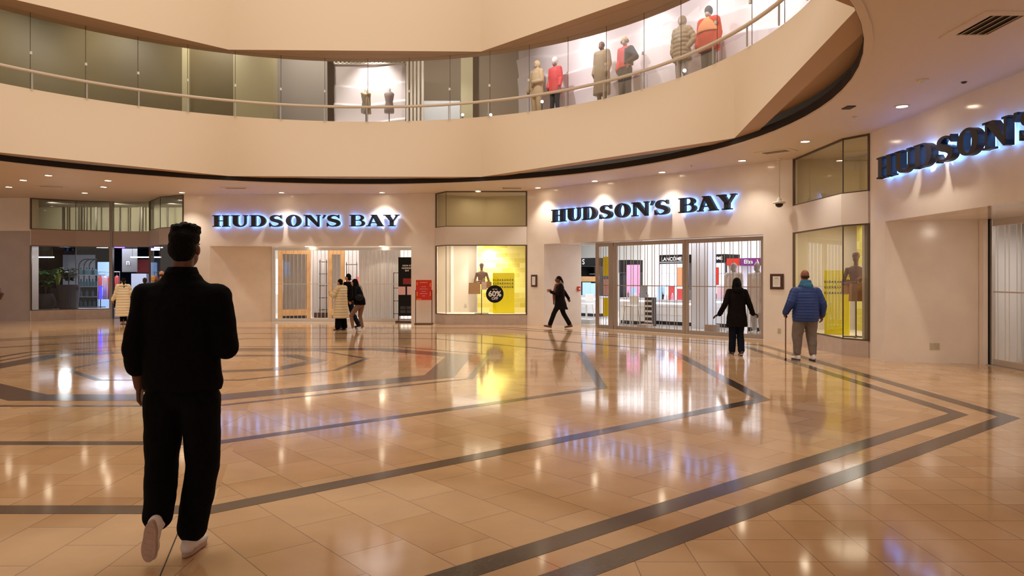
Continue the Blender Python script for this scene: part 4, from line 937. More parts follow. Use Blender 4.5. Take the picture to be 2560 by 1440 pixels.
def arches():
    U = Unit(FP, 196, 240, .9, 'arched_rack', 'black rack with three round arches full of bottles', 'shelf rack'); W = U.W/2; z1 = U.z(648)
    for k in range(3):
        x0 = U.x(197+k*13); g = MB(); g.tube([(x0, 0, .004), (x0, 0, z1-.3)]+[(x0+.3-.3*math.cos(a*PI/12), 0, z1-.3+.3*math.sin(a*PI/12)) for a in range(1, 7)]+[(W, 0, z1)], .02, 6); g.build('arch', 'black', U.t)
    for z in (.35, .75, 1.15, 1.6): U.part('shelf', 'grey', -W, W+.3, -.15, .15, z, z+.03)
    for z, ks in ((1.631, 6), (1.181, 6), (.781, 3), (.381, 4)):
        for k in range(ks):
            x = -W+.1+(W*2)*k/ks; pt = U.fr.p((U.u0+U.u1)/2+x, U.v, z)
            bottle(pt, .28, .045, ('teal', 'white_gloss', 'white_gloss', 'teal')[int(z*10) % 4] if z < 1.6 else ('teal', 'dark', 'teal')[k % 3], 'dark', 'bottle, %s from left on the %s shelf of the arched rack' % (ORD[k], {1.631: 'top', 1.181: 'second', .781: 'third', .381: 'lowest'}[z]), 'bottles on the arched rack')
arches()
block(120, 160, 4.5, 605, 790, .3, 'black', 'dark_pillar', 'black pillar behind the plants', 'pillar', fr=FP, z0=.004)
# plants in pots
def planter(x, y, z, h_, r, kind, label, ph, leafm, seed, broad=True):
    t = thing('potted_plant', label, 'potted plant', (x, y, z), 0); rn = random.Random(seed)
    prof = [(r*.7, 0), (r*.98, h_*.25), (r, h_*.5), (r*.8, h_*.85), (r*.72, h_), (r*.64, h_), (r*.64, h_*.9), (.001, h_*.9)] if kind == 'egg' else [(r*.8, 0), (r, h_), (r*.92, h_), (r*.9, h_*.9), (.001, h_*.9)]
    g = MB(); g.lathe(prof); g.build('pot', 'pot', t, smooth=(kind == 'egg'))
    gs = MB(); gl = MB()
    for k in range(24 if broad else 30):
        a = rn.uniform(0, 2*PI); L = ph*rn.uniform(.55, 1); sp = rn.uniform(.1, .42 if broad else .3)
        pts = [(sp*s_*s_*math.cos(a)*L, sp*s_*s_*math.sin(a)*L, h_*.9+L*s_*(1-.15*s_)) for s_ in (0, .33, .66, 1)]
        if broad:
            gs.tube(pts, .008, 5)
            for s_, pp in ((.5, pts[2]), (.8, pts[3]), (1, pts[3])):
                for q in range(3):
                    b_ = rn.uniform(0, 2*PI); l_ = rn.uniform(.16, .3); dr = Vector((math.cos(b_), math.sin(b_), rn.uniform(-.3, .5))).normalized(); sd = dr.cross(Vector((0, 0, 1))).normalized()*l_*.3; p0 = Vector(pp)
                    gl.quad(p0, p0+dr*l_*.5+sd, p0+dr*l_+Vector((0, 0, -.04)), p0+dr*l_*.5-sd)
        else:
            P = [Vector(q) for q in pts]; sd = Vector((-math.sin(a), math.cos(a), 0))
            for i in range(3):
                w0, w1 = (.03, .045, .03)[i], (.045, .03, .003)[i]; gl.quad(P[i]-sd*w0, P[i+1]-sd*w1, P[i+1]+sd*w1, P[i]+sd*w0)
    if broad: gs.build('stems', 'stem', t)
    gl.build('leaves', leafm, t, fix=False)
Yq = 26.9
g = MB(); g.prism([(-16.9, 26.15), (-15.85, 27.0), (-14.9, 27.35), (-14.9, 28.1), (-18.2, 28.1)], 0, .36); struct(g.build('floor_plant_window', 'white'), 'raised window floor of the plant shop')
planter(-17.25, 27.3, .362, zz(735, 26.75)-.36, .34, 'egg', 'broad leaved plant in a dark egg shaped pot, far left', 1.1, 'leaf', 1)
planter(xx(170, 27.35), 27.4, .362, zz(712, 27.35)-.36, .38, 'cyl', 'broad leaved plant in the large dark tapering pot', .8, 'leaf_dark', 2)
planter(xx(146, 27.75), 27.72, .362, .75, .24, 'cyl', 'sword leaved plant behind the two large pots', .95, 'leaf_light', 3, broad=False)
for px, m, lb in ((250, 'coral', 'coral garment hanging in the lit niche, left'), (262, 'pink_soft', 'pale garment hanging in the lit niche, middle'), (274, 'coral', 'coral garment hanging in the lit niche, right'), (292, 'coral', 'coral garment hanging left of the long coat woman')):
    Y = 28.8; x = xx(px, Y); z1_, z0_ = zz(690, Y), zz(748, Y); t = thing('hanging_garment', lb, 'garment', (x, Y, 0), 0)
    g = MB(); g.loft([(0, 0, z0_, .085, .05), (0, 0, (z0_+z1_)/2, .075, .05), (0, 0, z1_-.08, .085, .045), (0, 0, z1_, .03, .03)], 14); g.build('cloth', m, t, smooth=True)
    g = MB(); g.tube([(-.09, 0, z1_-.04), (0, 0, z1_+.03), (.09, 0, z1_-.04)], .006, 6); g.tube([(0, 0, z1_+.03), (0, 0, z1_+.16)], .004, 6); g.build('hanger', 'steel', t)
g = MB(); g.cyl((xx(246, 28.8), 28.8, zz(690, 28.8)+.16), (xx(300, 28.8), 28.8, zz(690, 28.8)+.16), .015, n=8); o = g.build('clothes_rail', 'steel'); tag(o, 'steel clothes rail in the plant shop', 'clothes rail')
for x in (246, 299): g = MB(); g.cyl((xx(x, 28.8), 28.8, .004), (xx(x, 28.8), 28.8, zz(690, 28.8)+.16), .012, n=8); g.build('upright', 'steel', o)
block(244, 275, 2.2, 655, 720, .05, 'screen_blue', 'lit_panel', 'pale blue lit panel behind the hanging garments', 'light panel', fr=FP, z0=.004)
U = Unit(FP, 247, 254, .55, 'neon_lamp', 'short glowing blue lamp on a thin stand below the garments', 'lamp'); U.part('glow_strip', 'blue_glow', -.05, .05, 0, .04, U.z(748), U.z(715)); U.part('stand', 'dark', -.012, .012, .005, .03, .02, U.z(748)); U.part('foot', 'dark', -.1, .1, -.08, .1, .004, .02)
# ------------------------------------------------------------------ figures
V = Vector
tex = bpy.data.textures.new('folds', 'CLOUDS'); tex.noise_scale = .16; tex.noise_depth = 2
texh = bpy.data.textures.new('hairtex', 'CLOUDS'); texh.noise_scale = .03; texh.noise_depth = 2
class Blob:
    def __init__(s): s.g = MB()
    def cap(s, p0, r0, p1, r1, n=14):
        p0, p1 = V(p0), V(p1); s.g.sph(p0, r0, n); s.g.sph(p1, r1, n)
        if (p1-p0).length > .002: s.g.cyl(p0, p1, r0, r1, n)
        return s
    def limb(s, L):
        for (p, r), (q, t) in zip(L, L[1:]): s.cap(p, r, q, t)
        return s
    def ell(s, c, r, R=None): s.g.sph(c, r, 18, R); return s
    def loft(s, rings): s.g.loft(rings, 26); return s
    def done(s, name, m, parent, voxel=.011, sm=4, fold=0, tx=None, label=None):
        mods = [('REMESH', dict(mode='VOXEL', voxel_size=voxel, use_smooth_shade=True)), ('SMOOTH', dict(factor=.5, iterations=sm))]
        if fold: mods.append(('DISPLACE', dict(texture=tx or tex, strength=fold, mid_level=.5, texture_coords='LOCAL')))
        me = evalmesh(s.g.b, mods); me.materials.clear(); me.materials.append(M[m]); me.polygons.foreach_set('use_smooth', [True]*len(me.polygons)); me.name = name
        o = bpy.data.objects.new(name, me); C.objects.link(o); o.parent = parent
        if label: o['label'] = label
        return o
def interp(rings, z):
    for a, b_ in zip(rings, rings[1:]):
        if a[0] <= z <= b_[0]:
            t = (z-a[0])/(b_[0]-a[0]); t = t*t*(3-2*t); return [a[i]+(b_[i]-a[i])*t for i in range(len(a))]
    return rings[-1] if z > rings[-1][0] else rings[0]
def garment_rings(rings, quilt=0, amp=.022, step=.02):
    rings = [tuple(r)+(0,)*(5-len(r)) for r in rings]                 # (z, rx, ry, cx, cy)
    z = rings[0][0]; out = []
    if quilt: step = quilt/6
    while z <= rings[-1][0]+1e-6:
        zz_, rx, ry, cx, cy = interp(rings, z); k = amp*abs(math.sin(PI*(z-rings[0][0])/quilt))-amp*.5 if quilt else 0
        out.append((cx, cy, z, max(.01, rx+k), max(.01, ry+k))); z += step
    return out
def hand(B, wr, d, n, side, curl=.5, s=1.0, spread=1.0, fr=1.0):
    d = V(d).normalized(); n = V(n); n = (n-d*n.dot(d)).normalized(); w_ = d.cross(n)*side
    wr = V(wr)
    for i in range(4):
        o_ = (1.5-i); kn = wr+d*(.085-.004*abs(o_-.5))*s+w_*o_*.0205*s*spread
        B.cap(wr+w_*o_*.011*s+d*.006, .0145*s, kn, .0115*s*fr)
        L = (.07, .078, .073, .056)[i]*s; p = kn; a = curl*.55
        for f_, r_ in ((.45, .0092), (.3, .0085), (.25, .0078)):
            dr = d*math.cos(a)+n*math.sin(a)+w_*o_*.06*spread; q = p+dr.normalized()*L*f_; B.cap(p, r_*s*fr*1.05, q, r_*s*fr); p = q; a += curl*(.85+.1*i)
    b_ = wr+w_*.018*s+d*.022*s; t1 = b_+(d*.55+w_*.8+n*.25).normalized()*.046*s; t2 = t1+(d*.85+w_*.25+n*.45).normalized()*.032*s
    B.cap(b_, .0135*s, t1, .0108*s*fr); B.cap(t1, .0108*s*fr, t2, .0088*s*fr)
def head(B, c, s=1.0, yaw=0, pitch=0, face=True, neck=None, nr=.052):
    R = Matrix.Rotation(yaw, 3, 'Z') @ Matrix.Rotation(pitch, 3, 'X'); c = V(c); T = lambda *p: c+R @ V(p)*s
    B.ell(T(0, -.012, .022), (.073*s, .092*s, .088*s), R); B.ell(T(0, .028, -.04), (.056*s, .064*s, .07*s), R); B.ell(T(0, .05, -.085), (.03*s, .03*s, .022*s), R)
    if face:
        B.cap(T(0, .088, .012), .009*s, T(0, .108, -.022), .013*s); B.ell(T(0, .088, -.052), (.022*s, .01*s, .009*s), R)
        B.cap(T(-.03, .082, .026), .009*s, T(.03, .082, .026), .009*s)
        for q in (-1, 1): B.ell(T(q*.074, -.008, -.008), (.011*s, .02*s, .031*s), R)
    if neck is not None: B.cap(neck, nr*s*1.1, T(0, -.018, -.05), nr*s)
    return T, R
def face_parts(parent, T, R, s, body, skin='skin'):
    for q in (-1, 1):
        g = MB(); g.sph(T(q*.03, .083, .008), (.013*s, .006*s, .007*s), 10, R); e = g.build('eye', 'white', body, smooth=True)
        g = MB(); g.sph(T(q*.03, .0885, .008), (.005*s, .003*s, .005*s), 8, R); g.build('iris', 'black', body, smooth=True)
        g = MB(); g.cyl(T(q*.016, .09, .028), T(q*.044, .084, .03), .0035*s, n=6); g.build('eyebrow', 'hair_black', body)
    g = MB(); g.sph(T(0, .097, -.052), (.021*s, .004*s, .006*s), 10, R); g.build('lips', 'lip_red', body, smooth=True)
def foot_mtx(ank, yaw=0, pitch=0, roll=0): return Matrix.Translation(V(ank)) @ Matrix.Rotation(yaw, 4, 'Z') @ Matrix.Rotation(roll, 4, 'Y') @ Matrix.Rotation(pitch, 4, 'X')
def shoe(parent, mt, s=1.0, m='shoe_white', sole='sole_grey', heel=0):
    B = Blob(); P = lambda x, y, z: V((x*s, y*s, z*s))
    for c, r in (((0, -.035, -.035), (.037, .05, .045)), ((0, .03, -.04), (.038, .07, .038)), ((0, .1, -.048), (.044, .07, .03)), ((0, .15, -.053), (.041, .045, .025))): B.ell(P(*c), tuple(q*s for q in r))
    B.cap(P(0, -.015, .02), .04*s, P(0, -.015, -.03), .042*s)
    o = B.done('shoe', m, parent, .008, 3); o.matrix_local = mt
    pts = []
    for k in range(28):
        a = 2*PI*k/28; y = .053+.135*math.sin(a); wd = .036+.011*max(0, math.sin(a))*(1 if math.sin(a) < .95 else .9)-.004*math.exp(-((y-.03)/.04)**2); pts.append((wd*math.cos(a)*s*1.12, y*s))
    g = MB(); g.prism(pts, -.084*s, -.058*s); q = g.build('sole', sole, o, bevel=.004)
    g = MB()
    for k in range(6): y = -.05+k*.038; g.b2(-.02*s, y*s, -.0855*s, .02*s, (y+.014)*s, -.084*s)
    if m == 'shoe_white': g.build('tread', sole, o)
    else: g.b.free()
    return o
DEF = dict(hipL=(-.085, 0, .9), hipR=(.085, 0, .9), kneeL=(-.09, .02, .49), kneeR=(.09, .02, .49), ankL=(-.09, -.02, .085), ankR=(.09, -.02, .085),
           shL=(-.17, 0, 1.41), shR=(.17, 0, 1.41), elL=(-.215, -.02, 1.13), elR=(.215, -.02, 1.13), wrL=(-.225, .06, .9), wrR=(.225, .06, .9), head=(0, .02, 1.605), neck=(0, -.01, 1.45))
def person(label, loc, rz, s=1.0, J=None, skin='skin', top=None, legs=None, shoes=None, hair=(), feet=((0, 0, 0), (0, 0, 0)), hands=((.5, (0, 0, -1), (1, 0, 0)), (.5, (0, 0, -1), (-1, 0, 0))), yaw=0, pitch=0, vox=.0095, face=True, glove=None, nm='person', cat='person', bulk=1.0, fold=.012):
    t = thing(nm, label, cat, loc, rz); t.scale = (s, s, s); j = dict(DEF)
    j.update(J or {}); j = {k: V(v) for k, v in j.items()}
    B = Blob()
    T, R = head(B, j['head'], 1.0, yaw, pitch, face, j['neck'])
    pel = (j['hipL']+j['hipR'])/2; ch = (j['shL']+j['shR'])/2
    B.limb([(pel+V((0, 0, .04)), .095*bulk), ((pel*.5+ch*.5), .1*bulk), (ch-V((0, 0, .1)), .105*bulk), (j['neck']-V((0, 0, .02)), .055)])
    for q in 'LR':
        B.limb([(j['sh'+q]*.4+ch*.6, .07), (j['sh'+q], .055), (j['el'+q], .039), (j['el'+q].lerp(j['wr'+q], .35), .041), (j['wr'+q], .028)])
        B.limb([(j['hip'+q], .07*bulk), (j['knee'+q], .05), (j['knee'+q].lerp(j['ank'+q], .35), .052), (j['ank'+q], .034)])
        mt = foot_mtx(j['ank'+q], *feet[0 if q == 'L' else 1]); B.cap(mt @ V((0, -.02, -.03)), .03, mt @ V((0, .12, -.055)), .022)
    for q, hd, sd in (('L', hands[0], -1), ('R', hands[1], 1)): hand(B, j['wr'+q], hd[1], hd[2], sd*(1 if len(hd) < 4 else hd[3]), hd[0], 1.0, fr=1.0)
    body = B.done('body', skin, t, vox, 2)
    if face: face_parts(t, T, R, 1.0, body)
    for fn in hair: fn(t, T, R)
    if glove:
        for q, hd, sd in (('L', hands[0], -1), ('R', hands[1], 1)):
            B = Blob(); hand(B, j['wr'+q], hd[1], hd[2], sd, hd[0], 1.12, fr=1.15); B.cap(j['wr'+q], .034, j['wr'+q]-V(hd[1]).normalized()*.05, .036); B.done('glove', glove, t, vox, 2)
    if legs:
        B = Blob(); m, r0, r1, r2, hem = legs[:5]
        B.ell(pel+V((0, -.005, .03)), (.155*bulk, .115*bulk, .12))
        for q in 'LR':
            e = j['knee'+q].lerp(j['ank'+q], hem); B.limb([(j['hip'+q]+V((0, 0, -.02)), r0), (j['hip'+q].lerp(j['knee'+q], .5), r0*.55+r1*.45), (j['knee'+q], r1), (e, r2)])
        B.done('trousers', m, t, .011, 3, fold)
    if shoes:
        for q, ft in (('L', feet[0]), ('R', feet[1])): shoe(t, foot_mtx(j['ank'+q], *ft), 1.0, *shoes)
    if top:
        B = Blob(); rings = top['rings']; B.loft(garment_rings(rings, top.get('quilt', 0), top.get('amp', .022)))
        r0, r1, r2 = top['sleeve']; f_ = top.get('to', 1.0)
        for q in 'LR':
            a, b_, c_ = j['sh'+q], j['el'+q], j['wr'+q]; e = b_.lerp(c_, f_); L = [(a, r0), (a.lerp(b_, .5), (r0+r1)/2), (b_, r1), (e, r2)]
            if top.get('quilt'):
                L2 = []
                for (p, r), (p2, r_2) in ((L[0], L[2]), (L[2], L[3])):
                    n_ = max(1, int((p2-p).length/top['quilt']))
                    for i in range(n_): L2 += [(p.lerp(p2, i/n_), r+(r_2-r)*i/n_-.005), (p.lerp(p2, (i+.5)/n_), r+(r_2-r)*(i+.5)/n_+.008)]
                L = L2+[(e, r2)]
            B.limb(L)
            if top.get('shoulder', 1): B.limb([(a, r0), (ch+V((0, 0, .0)), r0*1.02)])
        for p0, q0, p1, q1 in top.get('extra', ()): B.cap(p0, q0, p1, q1)
        B.done(top.get('nm', 'jacket'), top['m'], t, top.get('vox', .011), 3, top.get('fold', .014))
    return t, j, T, R
# hair styles
def h_short(m='hair_black', vol=0):
    def f_(t, T, R):
        B = Blob(); B.ell(T(0, -.024, .04), (.078, .092, .083+vol), R); B.ell(T(0, -.055, -.02), (.068, .055, .07), R); B.done('hair', m, t, .008, 2, .012, texh)
    return f_
def h_long(m='hair_black', L=.34, w_=.095, d=.06):
    def f_(t, T, R):
        B = Blob(); B.ell(T(0, -.026, .036), (.084, .096, .092), R); B.limb([(T(0, -.06, 0), .078), (T(0, -.075, -.12), .08), (T(0, -.085, -L*.7), .07), (T(0, -.085, -L), .035)])
        for q in (-1, 1): B.limb([(T(q*.066, -.02, .02), .03), (T(q*.078, -.02, -.1), .032), (T(q*.07, -.04, -L*.7), .03)])
        B.done('hair', m, t, .009, 3, .012, texh)
    return f_
def h_pony(m='hair_black', L=.3):
    def f_(t, T, R):
        B = Blob(); B.ell(T(0, -.024, .036), (.08, .094, .086), R); B.limb([(T(0, -.1, .03), .03), (T(.02, -.15, -.1), .034), (T(.03, -.15, -L), .014)]); B.done('hair', m, t, .009, 2, .01, texh)
    return f_
def h_bald(m='hair_brown'):
    def f_(t, T, R):
        B = Blob(); B.ell(T(0, -.03, -.018), (.078, .078, .045), R); B.done('hair', m, t, .007, 2, .004, texh)
    return f_
def cap_hat(m, top=.1, r=.092, brim=0, nm='hat'):
    def f_(t, T, R):
        B = Blob(); B.ell(T(0, -.016, .05), (r*.93, r*1.1, top), R); B.done(nm, m, t, .009, 2)
    return f_
def hood_back(m, nm='hood', r=.1):
    def f_(t, T, R):
        B = Blob(); B.ell(T(0, -.1, -.15), (r*1.35, r*.8, r*.72), R); B.ell(T(0, -.02, -.17), (r*1.25, r*1.05, r*.42), R); B.done(nm, m, t, .01, 3, .01)
    return f_
def hood_up(m, nm='hood'):
    def f_(t, T, R):
        B = Blob(); B.ell(T(0, -.03, .02), (.105, .105, .125), R); B.ell(T(0, -.03, -.14), (.12, .1, .07), R); B.done(nm, m, t, .01, 3)
    return f_
def S(x): return x
# 1. man in the foreground, seen from behind, mid stride
X0 = xx(455, 4.19)
jm = dict(hipL=(-.1, 0, .9), hipR=(.1, 0, .9), kneeL=(-.135, .05, .53), kneeR=(.1, .05, .5), ankL=(-.055, -.17, .225), ankR=(.042, .01, .09), shL=(-.2, 0, 1.462), shR=(.2, 0, 1.462),
          elL=(-.25, -.035, 1.185), elR=(.262, -.02, 1.18), wrL=(-.258, .03, .95), wrR=(.16, .2, 1.24), head=(.008, .03, 1.735), neck=(0, -.01, 1.57))
def h_man(t, T, R):
    B = Blob(); B.ell(T(0, -.02, .06), (.083, .095, .075), R); B.ell(T(0, .0, .1), (.083, .09, .045), R); B.ell(T(0, -.05, .0), (.078, .062, .082), R)
    rn = random.Random(5)
    for k in range(80):
        a = rn.uniform(0, 2*PI); q = math.sqrt(rn.random()); B.ell(T(.074*q*math.cos(a), -.01+.08*q*math.sin(a), .118+.02*(1-q*q)+rn.uniform(-.003, .006)), (.013, .013, .012))
    B.done('hair', 'hair_black', t, .006, 2, .006, texh)
tm, j, T, R = person('man in black shirt and black trousers walking away in the foreground', (X0, 4.19, 0), 0, 1.0, jm, 'skin_dark',
    dict(m='cloth_black', nm='shirt', vox=.01, fold=.022, to=.42, sleeve=(.08, .069, .06), rings=[(.935, .215, .13, .0), (.98, .226, .14, .002), (1.08, .214, .135), (1.25, .212, .135), (1.38, .222, .14), (1.46, .22, .125), (1.52, .185, .105), (1.565, .115, .085), (1.6, .09, .08)]),
    ('cloth_black', .113, .094, .082, .86), ('shoe_white', 'sole_grey'), (h_man,), ((math.radians(0), math.radians(-72), math.radians(14)), (0, 0, 0)),
    ((.95, (-.05, .25, -1), (1, .2, 0)), (.9, (-.5, .8, .1), (-.5, -.3, .7))), vox=.006, fold=.02)
B = Blob(); B.loft([(0, -.005, 1.585, .098, .088), (0, -.003, 1.6, .092, .083), (0, 0, 1.618, .083, .076), (.0, .004, 1.632, .078, .072)]); B.done('collar', 'cloth_black', tm, .009, 1, .004)
for q in 'LR':
    a_ = j['el'+q].lerp(j['wr'+q], .3); b_ = j['el'+q].lerp(j['wr'+q], .48); B = Blob(); B.cap(a_, .067, b_, .064); B.done('rolled_cuff', 'cloth_black', tm, .009, 1, .008)
for q, e_ in (('L', .9), ('R', .86)):
    pass
# 2. woman walking left with scarf and fur hood
P = fl(1400, 821); k = F/P.y
def lp(px, py, x=0): return (x, (1400-px)/k/.92, (821-py)/k/.92)
jw = dict(hipL=(.08, .0, .88), hipR=(-.08, .0, .88), kneeL=(.07, .2, .5), kneeR=(-.07, -.12, .49), ankL=(.06, .34, .115), ankR=(-.06, -.33, .12), elL=(-.26, .12, 1.13), elR=(.23, -.17, 1.16), wrL=(-.15, .3, 1.2), wrR=(.26, -.3, .98), head=(0, .06, 1.6))
jw['hipL'], jw['hipR'] = (-.08, 0, .88), (.08, 0, .88); jw['kneeL'], jw['kneeR'] = (-.07, .2, .5), (.07, -.12, .49); jw['ankL'], jw['ankR'] = (-.06, .34, .115), (.06, -.33, .12)
tw, j, T, R = person('woman in dark coat with brown scarf walking left past the middle entrance', (P.x, P.y, 0), math.radians(90), .92, jw, 'skin_dark',
    dict(m='cloth_black_warm', nm='coat', sleeve=(.07, .062, .05), rings=[(.62, .19, .22, 0, -.05), (.75, .185, .2, 0, -.02), (1.0, .17, .16), (1.2, .18, .15), (1.36, .18, .13), (1.44, .12, .1), (1.49, .07, .07)]),
    ('cloth_black_warm', .1, .078, .075, .9), ('shoe_brown', 'wood_dark'), (h_pony('hair_black', .12), hood_back('fur', 'fur_hood', .1)), ((0, math.radians(12), 0), (0, math.radians(-8), 0)), ((1.0, (0, .6, .5), (1, 0, 0)), (.8, (0, -.3, -1), (-1, 0, 0))))
B = Blob(); B.limb([((-.09, .05, 1.44), .05), ((0, .12, 1.42), .055), ((.09, .03, 1.44), .05), ((0, -.07, 1.46), .05), ((-.09, .05, 1.44), .05)]); B.limb([((-.02, .13, 1.42), .045), ((-.05, .19, 1.2), .05), ((-.07, .2, 1.0), .045), ((-.07, .21, .8), .02)]); B.limb([((.04, .13, 1.4), .04), ((.1, .14, 1.1), .04), ((.1, .13, .82), .02)]); B.done('scarf', 'scarf_brown', tw, .011, 2, .02)
g = MB(); g.lathe([(.028, 0), (.038, .1), (.04, .105), (.03, .115)], (-.13, .4, 1.19)); g.build('cup', 'kraft', tw)
g = MB(); g.lathe([(.041, .0), (.041, .016)], (-.13, .4, 1.29)); g.build('cup_lid', 'white', tw)
# 3. woman in dark coat seen from behind
P = fl(1842, 889); 
jc = dict(ankL=(-.09, .05, .085), ankR=(.08, -.08, .1), kneeR=(.085, .04, .48), elL=(-.27, -.05, 1.14), elR=(.27, -.03, 1.14), wrL=(-.37, .04, .92), wrR=(.37, .06, .93))
tc_, j, T, R = person('woman in long dark hooded coat walking toward the middle grille', (P.x, P.y, 0), math.radians(-2), .895, jc, 'skin',
    dict(m='cloth_black_warm', nm='coat', sleeve=(.075, .064, .055), rings=[(.64, .235, .17), (.8, .225, .165), (1.0, .2, .145), (1.15, .185, .135), (1.32, .195, .14), (1.41, .17, .12), (1.47, .1, .09), (1.5, .07, .07)]),
    ('denim_dark', .1, .078, .075, .93), ('charcoal', 'sole_grey'), (h_long('hair_black', .3), hood_back('cloth_black_warm', 'hood', .105)), ((0, 0, 0), (0, math.radians(-14), 0)), ((.5, (-.9, .2, -.4), (0, 0, -1)), (.8, (.9, .2, -.3), (0, 0, -1))), glove='black')
# 4. man in blue jacket with a cane
P = fl(2014, 901)
jb = dict(hipL=(-.11, 0, .84), hipR=(.11, 0, .84), kneeL=(-.14, .05, .47), kneeR=(.13, .04, .46), ankL=(-.13, .06, .085), ankR=(.125, -.05, .085), shL=(-.21, 0, 1.31), shR=(.21, 0, 1.31), elL=(-.315, -.04, 1.09), elR=(.32, -.03, 1.06), wrL=(-.36, .08, .9), wrR=(.35, .06, .85), head=(0, .04, 1.61), neck=(0, 0, 1.43))
tb, j, T, R = person('heavyset balding man in blue quilted jacket and grey joggers with a cane', (P.x, P.y, 0), math.radians(4), .985, jb, 'skin_tan',
    dict(m='puffer_blue', nm='jacket', quilt=.055, amp=.012, fold=.004, vox=.01, sleeve=(.088, .078, .056), rings=[(.74, .24, .19), (.85, .25, .21), (1.05, .245, .2), (1.22, .24, .18), (1.33, .205, .15), (1.41, .14, .12), (1.47, .09, .09)]),
    ('trouser_grey', .125, .1, .068, .85), ('shoe_white', 'charcoal'), (h_bald(), ), ((math.radians(8), 0, 0), (math.radians(-8), 0, 0)), ((1.3, (0, .25, -.7), (1, 0, 0)), (.6, (.05, .1, -1), (-1, 0, 0))), bulk=1.35, fold=.03)
B = Blob(); B.loft([(0, 0, 1.4, .13, .115), (0, 0, 1.44, .125, .11), (0, -.01, 1.5, .1, .1), (0, -.01, 1.53, .085, .09)]); B.ell((0, -.1, 1.42), (.1, .05, .06)); B.done('hood', 'hood_blue', tb, .01, 2, .008)
Mt = Matrix.Rotation(math.radians(4), 4, 'Z')
cb = V((P.x, P.y, 0))+(Mt @ V((-.345*.985, .1, 0)))
t = thing('walking_cane', 'brown wooden walking cane in the left hand of the man in blue', 'cane', (cb.x, cb.y, 0))
g = MB(); g.cyl((0, 0, .02), (0, 0, .82), .011, n=10); g.build('shaft', 'wood_cane', t); g = MB(); g.tube([(0, -.06, .815), (0, -.03, .835), (0, .03, .835), (0, .07, .815)], .014, 8); g.build('handle', 'black', t); g = MB(); g.cyl((0, 0, 0), (0, 0, .03), .016, n=10); g.build('rubber_tip', 'black', t)
# 5. group in front of the left grille
P = fl(853, 825)
je = dict(hipL=(-.1, 0, .88), hipR=(.1, 0, .88), ankL=(-.12, .04, .085), ankR=(.13, -.03, .085), kneeL=(-.11, .03, .48), kneeR=(.12, .02, .48), elL=(-.27, .1, 1.15), elR=(.25, .08, 1.15), wrL=(-.14, .33, 1.22), wrR=(.08, .36, 1.22), head=(0, .06, 1.59))
te, j, T, R = person('woman in cream knee length puffer coat facing the left grille', (P.x, P.y, 0), math.radians(62), .87, je, 'skin',
    dict(m='puffer_cream', nm='coat', quilt=.09, amp=.015, fold=.006, sleeve=(.095, .085, .07), rings=[(.4, .29, .24), (.6, .27, .225), (.9, .24, .2), (1.15, .22, .18), (1.33, .21, .16), (1.42, .15, .13), (1.5, .1, .1)]),
    ('cloth_black', .115, .1, .1, .96), ('sole_grey', 'charcoal'), (h_short('hair_black', .01), hood_back('puffer_cream', 'hood', .1)), hands=((1.0, (.4, .8, .3), (0, 0, 1)), (1.0, (-.4, .8, .3), (0, 0, 1))))
B = Blob()
for c_, r_ in (((0, .42, 1.22), .05), ((.04, .45, 1.25), .045), ((-.05, .45, 1.24), .04), ((-.08, .46, 1.28), .032)): B.ell(c_, (r_, r_, r_))
o = B.done('white_bundle', 'white', None, .01, 2); o.scale = (.87,)*3; o.location = (P.x, P.y, 0); o.rotation_euler[2] = math.radians(62); tag(o, 'small fluffy white bundle held by the woman in cream', 'bundle')
P = fl(871, 820)
person('man with dark hair and dark clothes behind the cream coat woman', (P.x, P.y, 0), math.radians(70), .95, dict(ankL=(-.08, .2, .09), ankR=(.08, -.32, .12), kneeL=(-.08, .14, .48), kneeR=(.08, -.1, .47)), 'skin',
    dict(m='cloth_black', nm='jacket', sleeve=(.075, .065, .055), rings=[(.8, .19, .14), (1.0, .19, .14), (1.2, .195, .14), (1.36, .19, .13), (1.44, .12, .1), (1.49, .07, .07)]), ('denim_dark', .1, .08, .07, .92), ('black', 'charcoal'), (h_short('hair_black', .015),), ((0, 0, 0), (0, math.radians(-15), 0)))
P = fl(893, 829)
jl = dict(hipL=(-.09, -.08, .87), hipR=(.09, -.11, .87), kneeL=(-.09, .17, .52), kneeR=(.09, -.06, .5), ankL=(-.09, .1, .09), ankR=(.09, -.16, .09), shL=(-.17, .02, 1.38), shR=(.17, .02, 1.38), elL=(-.23, -.02, 1.12), elR=(.23, -.02, 1.12), wrL=(-.2, .16, 1.02), wrR=(.2, .16, 1.02), head=(0, .1, 1.57), neck=(0, .05, 1.43))
tl, j, T, R = person('woman in black jacket, tan leggings and white sneakers by the left grille', (P.x, P.y, 0), math.radians(82), .885, jl, 'skin',
    dict(m='cloth_black', nm='jacket', sleeve=(.085, .075, .06), rings=[(.86, .2, .19, 0, -.08), (1.0, .21, .19, 0, -.07), (1.2, .21, .17, 0, -.02), (1.36, .19, .14, 0, .02), (1.44, .12, .1, 0, .04), (1.49, .07, .07, 0, .05)]),
    ('legging_tan', .1, .066, .045, .9), ('shoe_white', 'white'), (h_long('hair_black', .42),), ((0, 0, 0), (0, 0, 0)), fold=.006)
g = Blob(); g.ell((0, 0, 0), (.055, .12, .095)); o = g.done('shoulder_bag', 'black', None, .01, 2); Mt = Matrix.Rotation(math.radians(82), 4, 'Z'); o.location = V((P.x, P.y, 0))+(Mt @ V((-.28, -.16, .98))); o.rotation_euler[2] = math.radians(82)
tag(o, 'black rounded bag hanging from the shoulder of the leggings woman', 'bag')
g = MB(); g.tube([(0, -.1, .08), (.06, -.05, .28), (.1, .05, .36), (.06, .12, .28), (0, .1, .08)], .008, 6); g.build('strap', 'black', o)
